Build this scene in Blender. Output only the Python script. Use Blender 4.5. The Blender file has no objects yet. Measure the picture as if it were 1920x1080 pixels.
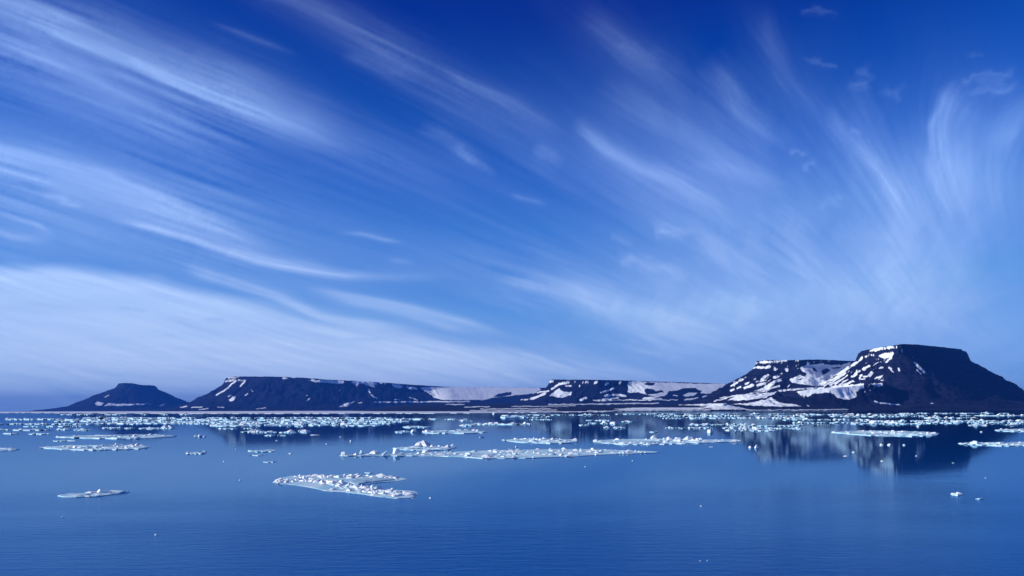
import bpy, bmesh, math, random
import numpy as np

random.seed(7)
RNG = np.random.default_rng(7)
sc = bpy.context.scene
COL = sc.collection

# ------------------------------------------------------------------ camera
F = 1844.0            # focal length for a picture 1920 wide
CAMH = 8.0            # eye height above the water, metres
ROLL = 0.0028
HZ = 768.0
cd = bpy.data.cameras.new('camera')
cam = bpy.data.objects.new('camera', cd); COL.objects.link(cam)
cam.location = (0, 0, CAMH)
cam.rotation_euler = (math.pi / 2, ROLL, 0)
cd.sensor_width = 36.0
cd.lens = 36.0 * F / 1920.0
cd.shift_y = (HZ - 540.0) / 1920.0
cd.clip_start = 0.5
cd.clip_end = 250000.0
sc.camera = cam

# ------------------------------------------------------------------ sky light and sun
SUN_EL = math.radians(19.0)
SUN_FWD = math.radians(-6.0)          # from square left, a little behind the eye
sdir = np.array([-math.cos(SUN_FWD) * math.cos(SUN_EL), math.sin(SUN_FWD) * math.cos(SUN_EL), math.sin(SUN_EL)])
world = bpy.data.worlds.new('World'); sc.world = world
world.use_nodes = True
wn, wl = world.node_tree.nodes, world.node_tree.links
wn.clear()
sky = wn.new('ShaderNodeTexSky'); sky.sky_type = 'NISHITA'; sky.sun_disc = False
sky.sun_elevation = SUN_EL
sky.sun_rotation = math.atan2(sdir[0], sdir[1])
sky.altitude = 0; sky.air_density = 0.6; sky.dust_density = 0.0; sky.ozone_density = 6.0
# the photograph's strong blue grade: one tone curve per channel on the clear sky
SKY_STRENGTH = 0.12
sep = wn.new('ShaderNodeSeparateColor'); comb = wn.new('ShaderNodeCombineColor')
wl.new(sky.outputs[0], sep.inputs[0])
TONE = (((0, 0), (0.03, 0.0), (0.037, 0.002), (0.05, 0.018), (0.068, 0.055), (0.11, 0.12), (0.2, 0.18), (0.4, 0.22), (1, 0.40)),
        ((0, 0), (0.06, 0.006), (0.097, 0.027), (0.155, 0.135), (0.183, 0.195), (0.28, 0.32), (0.4, 0.37), (1, 0.6)),
        ((0, 0), (0.156, 0.12), (0.262, 0.29), (0.37, 0.55), (0.434, 0.65), (0.55, 0.76), (0.75, 0.85), (1, 0.95)))
for i, pts in enumerate(TONE):
    sc_ = wn.new('ShaderNodeMath'); sc_.operation = 'MULTIPLY'; sc_.inputs[1].default_value = (0.082, 0.101, 0.106)[i]; sc_.use_clamp = True
    fc = wn.new('ShaderNodeFloatCurve'); cv = fc.mapping.curves[0]
    while len(cv.points) < len(pts): cv.points.new(0.5, 0.5)
    for q, (x_, y_) in zip(cv.points, pts): q.location = (x_, y_); q.handle_type = 'VECTOR'
    fc.mapping.update()
    b_ = wn.new('ShaderNodeMath'); b_.operation = 'MULTIPLY'; b_.inputs[1].default_value = 1.0 / SKY_STRENGTH
    wl.new(sep.outputs[i], sc_.inputs[0]); wl.new(sc_.outputs[0], fc.inputs['Value']); wl.new(fc.outputs[0], b_.inputs[0]); wl.new(b_.outputs[0], comb.inputs[i])
bg = wn.new('ShaderNodeBackground'); bg.inputs[1].default_value = SKY_STRENGTH
wo = wn.new('ShaderNodeOutputWorld')
wl.new(comb.outputs[0], bg.inputs[0]); wl.new(bg.outputs[0], wo.inputs[0])

sd = bpy.data.lights.new('sun', 'SUN'); sd.energy = 5.0; sd.angle = math.radians(0.5); sd.color = (1.0, 0.96, 0.89)
sun = bpy.data.objects.new('sun', sd); COL.objects.link(sun)
from mathutils import Vector
sun.rotation_euler = Vector(sdir).to_track_quat('Z', 'Y').to_euler()
sun.location = tuple(sdir * 3000)

vs = sc.view_settings
vs.view_transform = 'Standard'; vs.look = 'None'; vs.gamma = 1.0; vs.exposure = 0.0; vs.use_curve_mapping = False
sc.render.engine = 'CYCLES'
cy = sc.cycles
cy.use_denoising = True
cy.max_bounces = 6; cy.diffuse_bounces = 2; cy.glossy_bounces = 3; cy.transmission_bounces = 2; cy.volume_bounces = 0
cy.transparent_max_bounces = 8
cy.caustics_reflective = False; cy.caustics_refractive = False
cy.sample_clamp_indirect = 4.0

# ------------------------------------------------------------------ helpers
def uv(px, py):
    dx = np.asarray(px, float) - 960.0; dy = HZ - np.asarray(py, float)
    return (dx + dy * ROLL) / F, (dy - dx * ROLL) / F

def project(X, Y, Z):
    u = X / Y * F; v = (Z - CAMH) / Y * F
    return 960.0 + u - v * ROLL, HZ - (v + u * ROLL)

def at(px, py, D):
    u, v = uv(px, py)
    return u * D, D + 0 * u, CAMH + v * D

def on_water(px, py):
    u, v = uv(px, py)
    D = -CAMH / v
    return u * D, D

def plan(pts):
    """(px, distance km) -> plan XY"""
    out = []
    for p, d in pts:
        out.append(((p - 960.0) / F * d * 1000.0, d * 1000.0))
    return np.array(out)

def hash2(ix, iy, seed):
    h = (ix.astype(np.int64) * 374761393 + iy.astype(np.int64) * 668265263 + seed * 2147483647) & 0xFFFFFFFF
    h = ((h ^ (h >> 13)) * 1274126177) & 0xFFFFFFFF
    h = h ^ (h >> 16)
    return (h & 0xFFFFFF) / float(0xFFFFFF) * 2.0 - 1.0

def vn(x, y, seed=0):
    x = np.asarray(x, float); y = np.asarray(y, float)
    ix = np.floor(x); iy = np.floor(y); fx = x - ix; fy = y - iy
    fx = fx * fx * fx * (fx * (fx * 6 - 15) + 10); fy = fy * fy * fy * (fy * (fy * 6 - 15) + 10)
    a = hash2(ix, iy, seed); b = hash2(ix + 1, iy, seed); c = hash2(ix, iy + 1, seed); d = hash2(ix + 1, iy + 1, seed)
    return (a * (1 - fx) + b * fx) * (1 - fy) + (c * (1 - fx) + d * fx) * fy

def fbm(x, y, seed=0, octaves=4, gain=0.5):
    s = 0.0; amp = 1.0; tot = 0.0
    for o in range(octaves):
        s = s + amp * vn(x * 2 ** o + 17.3 * o, y * 2 ** o - 9.1 * o, seed + o); tot += amp; amp *= gain
    return s / tot

def sstep(a, b, x):
    t = np.clip((x - a) / (b - a), 0, 1)
    return t * t * (3 - 2 * t)

def seg_dist(x, y, ax, ay, bx, by):
    dx, dy = bx - ax, by - ay
    L2 = dx * dx + dy * dy + 1e-12
    t = np.clip(((x - ax) * dx + (y - ay) * dy) / L2, 0, 1)
    return np.hypot(x - ax - t * dx, y - ay - t * dy), t

def poly_sdf(x, y, P):
    """negative inside"""
    d = np.full(x.shape, 1e18); inside = np.zeros(x.shape, bool)
    n = len(P)
    for i in range(n):
        ax, ay = P[i]; bx, by = P[(i + 1) % n]
        dd, _ = seg_dist(x, y, ax, ay, bx, by); d = np.minimum(d, dd)
        c = ((ay > y) != (by > y)) & (x < (bx - ax) * (y - ay) / (by - ay + 1e-12) + ax)
        inside ^= c
    return np.where(inside, -d, d)

def poly_arc(x, y, P):
    """run of the nearest rim point along the outline"""
    d = np.full(x.shape, 1e18); arc = np.zeros(x.shape); run = 0.0
    for i in range(len(P)):
        ax, ay = P[i]; bx, by = P[(i + 1) % len(P)]
        dd, t = seg_dist(x, y, ax, ay, bx, by); L = math.hypot(bx - ax, by - ay)
        q = dd < d
        arc = np.where(q, run + t * L, arc); d = np.where(q, dd, d); run += L
    # round the corners so that fans spread instead of meeting in a crease
    return arc

def tag(o, label=None, cat=None, group=None, kind=None):
    if label: o['label'] = label
    if cat: o['category'] = cat
    if group: o['group'] = group
    if kind: o['kind'] = kind
    return o

def mesh_np(name, V, Q, smooth=True, tris=False):
    me = bpy.data.meshes.new(name)
    V = np.asarray(V, np.float32); Q = np.asarray(Q, np.int32)
    k = Q.shape[1]
    me.vertices.add(len(V)); me.vertices.foreach_set('co', V.ravel())
    me.loops.add(Q.size); me.loops.foreach_set('vertex_index', Q.ravel())
    me.polygons.add(len(Q)); me.polygons.foreach_set('loop_start', np.arange(0, Q.size, k, dtype=np.int32))
    me.update(calc_edges=True)
    me.polygons.foreach_set('use_smooth', np.full(len(Q), smooth))
    me.validate()
    return me

def link(name, me, mat=None, parent=None):
    o = bpy.data.objects.new(name, me); COL.objects.link(o)
    if mat is not None and me is not None and not me.materials: me.materials.append(mat)
    if parent is not None: o.parent = parent
    return o

def attr(me, name, vals):
    a = me.attributes.new(name, 'FLOAT', 'POINT'); a.data.foreach_set('value', np.asarray(vals, np.float32).ravel())

def new_mat(name):
    m = bpy.data.materials.new(name); m.use_nodes = True
    n, l = m.node_tree.nodes, m.node_tree.links
    return m, n, l, n['Principled BSDF']

# ------------------------------------------------------------------ materials
def rock_snow(name, rock_a, rock_b, scale):
    m, n, l, p = new_mat(name)
    geo = n.new('ShaderNodeNewGeometry')
    mp = n.new('ShaderNodeMapping'); mp.inputs['Scale'].default_value = (1 / scale, 1 / scale, 1 / scale)
    l.new(geo.outputs['Position'], mp.inputs['Vector'])
    nz = n.new('ShaderNodeTexNoise'); nz.inputs['Scale'].default_value = 1.0; nz.inputs['Detail'].default_value = 8; nz.inputs['Roughness'].default_value = 0.65
    l.new(mp.outputs[0], nz.inputs['Vector'])
    cr = n.new('ShaderNodeValToRGB')
    cr.color_ramp.elements[0].position = 0.33; cr.color_ramp.elements[0].color = (*rock_a, 1)
    cr.color_ramp.elements[1].position = 0.68; cr.color_ramp.elements[1].color = (*rock_b, 1)
    l.new(nz.outputs['Fac'], cr.inputs['Fac'])
    # level basalt flows
    ms = n.new('ShaderNodeMapping'); ms.inputs['Scale'].default_value = (0.25 / scale, 0.25 / scale, 7.0 / scale)
    l.new(geo.outputs['Position'], ms.inputs['Vector'])
    st = n.new('ShaderNodeTexNoise'); st.inputs['Scale'].default_value = 1.0; st.inputs['Detail'].default_value = 3
    l.new(ms.outputs[0], st.inputs['Vector'])
    sm = n.new('ShaderNodeMapRange'); sm.inputs['From Min'].default_value = 0.35; sm.inputs['From Max'].default_value = 0.65; sm.inputs['To Min'].default_value = 0.6; sm.inputs['To Max'].default_value = 1.45
    l.new(st.outputs['Fac'], sm.inputs['Value'])
    vm = n.new('ShaderNodeVectorMath'); vm.operation = 'SCALE'; l.new(cr.outputs[0], vm.inputs[0]); l.new(sm.outputs[0], vm.inputs['Scale'])
    at_ = n.new('ShaderNodeAttribute'); at_.attribute_name = 'snow'
    nz2 = n.new('ShaderNodeTexNoise'); nz2.inputs['Scale'].default_value = 9.0; nz2.inputs['Detail'].default_value = 7; nz2.inputs['Roughness'].default_value = 0.7
    l.new(mp.outputs[0], nz2.inputs['Vector'])
    s1 = n.new('ShaderNodeMath'); s1.operation = 'MULTIPLY_ADD'; s1.inputs[1].default_value = 0.9; s1.inputs[2].default_value = -0.45
    l.new(nz2.outputs['Fac'], s1.inputs[0])
    s2 = n.new('ShaderNodeMath'); s2.operation = 'ADD'; l.new(at_.outputs['Fac'], s2.inputs[0]); l.new(s1.outputs[0], s2.inputs[1])
    mr = n.new('ShaderNodeMapRange'); mr.interpolation_type = 'SMOOTHSTEP'
    mr.inputs['From Min'].default_value = 0.34; mr.inputs['From Max'].default_value = 0.70
    l.new(s2.outputs[0], mr.inputs['Value'])
    mx = n.new('ShaderNodeMix'); mx.data_type = 'RGBA'
    l.new(mr.outputs[0], mx.inputs['Factor']); l.new(vm.outputs[0], mx.inputs['A']); mx.inputs['B'].default_value = (0.84, 0.90, 0.95, 1)
    l.new(mx.outputs['Result'], p.inputs['Base Color'])
    p.inputs['Roughness'].default_value = 0.9; p.inputs['Specular IOR Level'].default_value = 0.1
    bp = n.new('ShaderNodeBump'); bp.inputs['Strength'].default_value = 0.5; bp.inputs['Distance'].default_value = scale * 0.12
    l.new(nz.outputs['Fac'], bp.inputs['Height']); l.new(bp.outputs[0], p.inputs['Normal'])
    return m

ROCK_R = rock_snow('basalt_and_snow', (0.002, 0.004, 0.016), (0.013, 0.014, 0.034), 60.0)
ROCK_L = rock_snow('far_basalt_and_snow', (0.002, 0.004, 0.017), (0.009, 0.011, 0.033), 120.0)

def ice_mat(name, col_a, col_b, scale, sss=0.0):
    m, n, l, p = new_mat(name)
    geo = n.new('ShaderNodeNewGeometry')
    nz = n.new('ShaderNodeTexNoise'); nz.inputs['Scale'].default_value = scale; nz.inputs['Detail'].default_value = 5
    l.new(geo.outputs['Position'], nz.inputs['Vector'])
    cr = n.new('ShaderNodeValToRGB')
    cr.color_ramp.elements[0].position = 0.36; cr.color_ramp.elements[0].color = (*col_a, 1)
    cr.color_ramp.elements[1].position = 0.56; cr.color_ramp.elements[1].color = (*col_b, 1)
    l.new(nz.outputs['Fac'], cr.inputs['Fac']); l.new(cr.outputs[0], p.inputs['Base Color'])
    p.inputs['Roughness'].default_value = 0.55; p.inputs['Specular IOR Level'].default_value = 0.3
    bp = n.new('ShaderNodeBump'); bp.inputs['Strength'].default_value = 0.3; bp.inputs['Distance'].default_value = 0.02
    l.new(nz.outputs['Fac'], bp.inputs['Height']); l.new(bp.outputs[0], p.inputs['Normal'])
    return m
ICE_SHEET = ice_mat('wet_floe_ice', (0.36, 0.70, 0.84), (0.68, 0.89, 0.95), 0.35)
ICE_BLOCK = ice_mat('snowy_ice_block', (0.62, 0.87, 0.93), (0.95, 0.95, 0.95), 0.8)
ICE_BLUE = ice_mat('bare_blue_ice', (0.28, 0.52, 0.68), (0.45, 0.66, 0.76), 0.8)
FAST_ICE = ice_mat('snow_covered_fast_ice', (0.70, 0.76, 0.80), (0.84, 0.86, 0.88), 0.01)

# water
WATER, n, l, p = new_mat('calm_arctic_water')
geo = n.new('ShaderNodeNewGeometry')
def wnoise(sx, sy, detail, rough=0.5):
    mp = n.new('ShaderNodeMapping'); mp.inputs['Scale'].default_value = (sx, sy, 1)
    l.new(geo.outputs['Position'], mp.inputs['Vector'])
    t = n.new('ShaderNodeTexNoise'); t.inputs['Scale'].default_value = 1.0; t.inputs['Detail'].default_value = detail; t.inputs['Roughness'].default_value = rough
    l.new(mp.outputs[0], t.inputs['Vector'])
    return t
swell = wnoise(0.22, 0.45, 3)
ripple = wnoise(0.5, 1.15, 5, 0.62)
patch = wnoise(0.014, 0.030, 4, 0.62)
# breeze: stronger in ragged patches and in the open water on the near side
xyz = n.new('ShaderNodeSeparateXYZ'); l.new(geo.outputs['Position'], xyz.inputs[0])
near = n.new('ShaderNodeMapRange'); near.interpolation_type = 'SMOOTHERSTEP'; near.inputs['From Min'].default_value = 25.0; near.inputs['From Max'].default_value = 135.0
near.inputs['To Min'].default_value = 0.72; near.inputs['To Max'].default_value = 0.0
l.new(xyz.outputs['Y'], near.inputs['Value'])
pw = n.new('ShaderNodeMapRange'); pw.inputs['From Min'].default_value = 0.3; pw.inputs['From Max'].default_value = 0.7; pw.inputs['To Min'].default_value = -0.42; pw.inputs['To Max'].default_value = 0.36
l.new(patch.outputs['Fac'], pw.inputs['Value'])
pk = n.new('ShaderNodeMath'); pk.operation = 'MULTIPLY_ADD'; pk.inputs[1].default_value = 1.6; pk.inputs[2].default_value = 0.06; pk.use_clamp = True
l.new(near.outputs[0], pk.inputs[0])
px_ = n.new('ShaderNodeMath'); px_.operation = 'MULTIPLY'; l.new(pw.outputs[0], px_.inputs[0]); l.new(pk.outputs[0], px_.inputs[1])
pr = n.new('ShaderNodeMath'); pr.operation = 'ADD'; pr.use_clamp = True; l.new(px_.outputs[0], pr.inputs[0]); l.new(near.outputs[0], pr.inputs[1])
rp_ = n.new('ShaderNodeMath'); rp_.operation = 'MULTIPLY_ADD'; rp_.inputs[1].default_value = 0.95; rp_.inputs[2].default_value = 0.012; l.new(pr.outputs[0], rp_.inputs[0])
rm = n.new('ShaderNodeMath'); rm.operation = 'MULTIPLY'; l.new(ripple.outputs['Fac'], rm.inputs[0]); l.new(rp_.outputs[0], rm.inputs[1])
b1 = n.new('ShaderNodeBump'); b1.inputs['Strength'].default_value = 1.0; b1.inputs['Distance'].default_value = 0.004
l.new(swell.outputs['Fac'], b1.inputs['Height'])
b2 = n.new('ShaderNodeBump'); b2.inputs['Strength'].default_value = 1.0; b2.inputs['Distance'].default_value = 0.10
l.new(rm.outputs[0], b2.inputs['Height']); l.new(b1.outputs[0], b2.inputs['Normal'])
rr = n.new('ShaderNodeMapRange'); rr.inputs['To Min'].default_value = 0.04; rr.inputs['To Max'].default_value = 0.25
l.new(pr.outputs[0], rr.inputs['Value'])
n.remove(p)
deep = n.new('ShaderNodeBsdfDiffuse'); deep.inputs['Color'].default_value = (0.0, 0.086, 0.35, 1)
gl = n.new('ShaderNodeBsdfGlossy'); gl.inputs['Color'].default_value = (0.35, 0.55, 0.69, 1)    # a polarising filter takes much of the sheen
fr = n.new('ShaderNodeFresnel'); fr.inputs['IOR'].default_value = 1.333
l.new(rr.outputs[0], gl.inputs['Roughness'])
for q in (gl, fr): l.new(b2.outputs[0], q.inputs['Normal'])
mw = n.new('ShaderNodeMixShader'); l.new(fr.outputs[0], mw.inputs['Fac']); l.new(deep.outputs[0], mw.inputs[1]); l.new(gl.outputs[0], mw.inputs[2])
l.new(mw.outputs[0], [k for k in n if k.type == 'OUTPUT_MATERIAL'][0].inputs['Surface'])

# ------------------------------------------------------------------ water sheet
R = 29000.0
ws = link('water', mesh_np('water', [(-R, -2000, 0), (R, -2000, 0), (R, R, 0), (-R, R, 0)], [(0, 1, 2, 3)]), WATER)
tag(ws, 'calm deep blue sea reflecting sky and mountains', kind='structure')

# ------------------------------------------------------------------ terrain
def interp(px, pts):
    pts = np.array(pts, float)
    return np.interp(px, pts[:, 0], pts[:, 1])

def mesa(X, Y, poly, sil, front, cliff, slope_deg, seed, cliff_run=0.35, gully=0.25, gscale=90.0, foot=0.55, zmin=-60.0, calm=None):
    """plateau with a cliff rim and concave scree below it.
    sil: (px, py) top line; front: (px, km) line of the rim that the eye meets"""
    P = plan(poly)
    d = poly_sdf(X, Y, P)
    px = 960 + X / Y * F
    Dk = interp(px, front) * 1000.0
    _, v = uv(px, interp(px, sil))
    H = CAMH + v * Dk
    n1 = fbm(X / gscale, Y / gscale, seed, 4)
    n2 = fbm(X / (gscale * 0.22), Y / (gscale * 0.22), seed + 20, 3)
    if callable(calm):
        k = calm(px); n1 = n1 * k; n2 = n2 * k; cliff = np.where(k > 0.02, cliff * k, cliff * 0.02 + 1.0)
    else: k = 1.0
    arc = poly_arc(X, Y, P) + 0.5 * gscale * n1
    gl = fbm(arc / (gscale * 0.42), d / (gscale * 7.0), seed + 31, 3, 0.6)
    d = d + k * gscale * 0.10 * gl * sstep(0, gscale * 0.3, d)
    dd = np.maximum(d + gscale * 0.12 * n1 + gscale * 0.05 * n2, 0.0)
    run = cliff * cliff_run
    dc = np.clip(dd / run, 0, 1) * cliff
    ds = np.maximum(dd - run, 0.0)
    tan = math.tan(math.radians(slope_deg))
    tan = tan * (0.55 + 0.45 * k)
    ds = ds * (1.0 + gully * 0.5 * n1)
    tot = np.maximum(H - cliff, 1.0)
    q = ds * tan / tot
    # straight scree that flattens towards its foot
    qq = np.where(q < foot, q, foot + (1 - foot) * (1 - np.exp(-(q - foot) / (1 - foot))))
    z = H - dc - qq * tot * 1.06
    z = z + np.where(d < 0, 3.0 * n1, 0) * 0.5
    rg = 1 - np.abs(fbm(X / (gscale * 0.5), Y / (gscale * 0.5), seed + 5, 3))
    z = z - sstep(0, run * 2, dd) * k * (rg ** 3) * gscale * 0.06 * np.clip(1 - q * 0.6, 0, 1)
    cut = 1 - np.abs(fbm(arc / (gscale * 0.30), d / (gscale * 9.0), seed + 37, 2))
    z = z - k * (cut ** 4) * gscale * 0.09 * sstep(run * 0.6, run * 2.5, dd) * np.clip(1.15 - q, 0, 1)
    return np.where(q > 4, zmin, z)

def snow_map(px, py, shapes, seed, warp=1.6):
    wx = px + warp * fbm(px / 7.0, py / 5.0, seed, 3) * 1.6
    wy = py + warp * fbm(px / 7.0 + 40, py / 5.0, seed + 3, 3)
    best = np.full(px.shape, -50.0)
    for s in shapes:
        if s[0] == 'p':
            P = np.array(s[1], float)
            box = (wx > P[:, 0].min() - 5) & (wx < P[:, 0].max() + 5) & (wy > P[:, 1].min() - 5) & (wy < P[:, 1].max() + 5)
            if box.any(): best[box] = np.maximum(best[box], -poly_sdf(wx[box], wy[box], P))
        elif s[0] == 's':       # stroke: list of points, half width
            pts, w = s[1], s[2] * 0.86
            for (ax, ay), (bx, by) in zip(pts[:-1], pts[1:]):
                box = (wx > min(ax, bx) - w - 5) & (wx < max(ax, bx) + w + 5) & (wy > min(ay, by) - w - 5) & (wy < max(ay, by) + w + 5)
                if box.any():
                    dd, t = seg_dist(wx[box], wy[box], ax, ay, bx, by)
                    best[box] = np.maximum(best[box], w - dd)
        elif s[0] == 'x':       # bare outcrop cut out of the snow
            P = np.array(s[1], float)
            box = (wx > P[:, 0].min() - 5) & (wx < P[:, 0].max() + 5) & (wy > P[:, 1].min() - 5) & (wy < P[:, 1].max() + 5)
            if box.any(): best[box] = np.minimum(best[box], poly_sdf(wx[box], wy[box], P))
    return np.clip(best * 0.36 + 0.5, 0, 1)

def terrain(name, x0, x1, y0, y1, step, hfun, sfun, mat, label, ystep=None):
    nx = int((x1 - x0) / step) + 1; ny = int((y1 - y0) / (ystep or step)) + 1
    xs = np.linspace(x0, x1, nx); ys = np.linspace(y0, y1, ny)
    X, Y = np.meshgrid(xs, ys)
    Z = hfun(X, Y)
    idx = np.arange(nx * ny).reshape(ny, nx)
    Q = np.stack([idx[:-1, :-1], idx[:-1, 1:], idx[1:, 1:], idx[1:, :-1]], -1).reshape(-1, 4)
    zq = Z.ravel()[Q].max(1)
    Q = Q[zq > -3.0]
    used = np.zeros(nx * ny, bool); used[Q.ravel()] = True
    remap = np.cumsum(used) - 1
    V = np.stack([X.ravel(), Y.ravel(), np.maximum(Z.ravel(), -6)], -1)[used]
    Q = remap[Q]
    me = mesh_np(name, V, Q)
    px, py = project(V[:, 0], V[:, 1], V[:, 2])
    attr(me, 'snow', sfun(px, py, V))
    o = link(name, me, mat)
    tag(o, label, kind='structure')
    return o

# ---- right massif -----------------------------------------------------------
def h_right(X, Y):
    main = mesa(X, Y, [(1614, 5.30), (1640, 5.16), (1684, 4.92), (1740, 5.14), (1800, 5.38), (1812, 5.65), (1800, 6.2), (1660, 6.2), (1610, 5.7)],
                [(1600, 660), (1612, 658), (1622, 655), (1650, 651), (1690, 645), (1720, 646), (1760, 650), (1795, 654), (1830, 656)],
                [(1600, 5.3), (1684, 4.92), (1740, 5.14), (1800, 5.38), (1830, 5.45)], 48, 32.5, 11, cliff_run=0.42, gscale=95, gully=0.3)
    sh = mesa(X, Y, [(1420, 5.80), (1445, 5.62), (1500, 5.55), (1560, 5.75), (1612, 5.8), (1650, 6.4), (1450, 6.5)],
              [(1400, 680), (1420, 677), (1440, 675), (1480, 675), (1540, 674), (1600, 677), (1640, 677)],
              [(1420, 5.8), (1445, 5.62), (1500, 5.55), (1560, 5.75), (1612, 5.8)], 36, 29.0, 12, cliff_run=0.5, gscale=80, gully=0.35)
    spur = mesa(X, Y, [(1462, 4.62), (1500, 4.54), (1560, 4.50), (1620, 4.53), (1660, 4.6), (1660, 4.75), (1540, 4.72), (1470, 4.70)],
                [(1440, 741), (1462, 737), (1520, 731), (1600, 724), (1640, 720), (1680, 718)],
                [(1462, 4.62), (1500, 4.54), (1560, 4.5), (1620, 4.53), (1660, 4.6)], 40, 34.0, 13, cliff_run=0.75, gscale=60, gully=0.25)
    ramp = mesa(X, Y, [(1362, 4.80), (1400, 4.6), (1458, 4.60), (1480, 4.75), (1440, 5.0)],
                [(1340, 756), (1362, 751), (1400, 746), (1458, 738), (1500, 735)],
                [(1362, 4.8), (1400, 4.6), (1458, 4.6), (1500, 4.6)], 4, 13.0, 15, cliff_run=2.0, gscale=60, gully=0.2)
    bank = mesa(X, Y, [(1345, 4.02), (1356, 3.98), (1362, 4.03), (1352, 4.25), (1335, 4.25)],
                [(1300, 760), (1345, 757.5), (1365, 757)], [(1300, 4.0), (1365, 4.0)], 3, 9.0, 16, cliff_run=2.0, gscale=40, gully=0.2)
    px = 960 + X / Y * F
    shore = np.interp(px, [1100, 1250, 1400, 1500, 1700, 1900, 2100], [3700, 3650, 3800, 4020, 4120, 4200, 4300]) + 45 * fbm(X / 160, Y / 160, 31, 4)
    s = Y - shore
    low = np.where(s < 0, s * 0.05, 2.2 * (1 - np.exp(-s / 30)) + np.minimum(s, 700) * 0.018) + 1.2 * fbm(X / 60, Y / 60, 32, 4) * sstep(0, 150, s)
    z = np.maximum.reduce([main, sh, spur, ramp, bank, low])
    # hollow between the two plateaus is rounded over
    z = z + 2.0 * fbm(X / 35, Y / 35, 33, 4) * sstep(6, 40, z)
    return z

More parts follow.
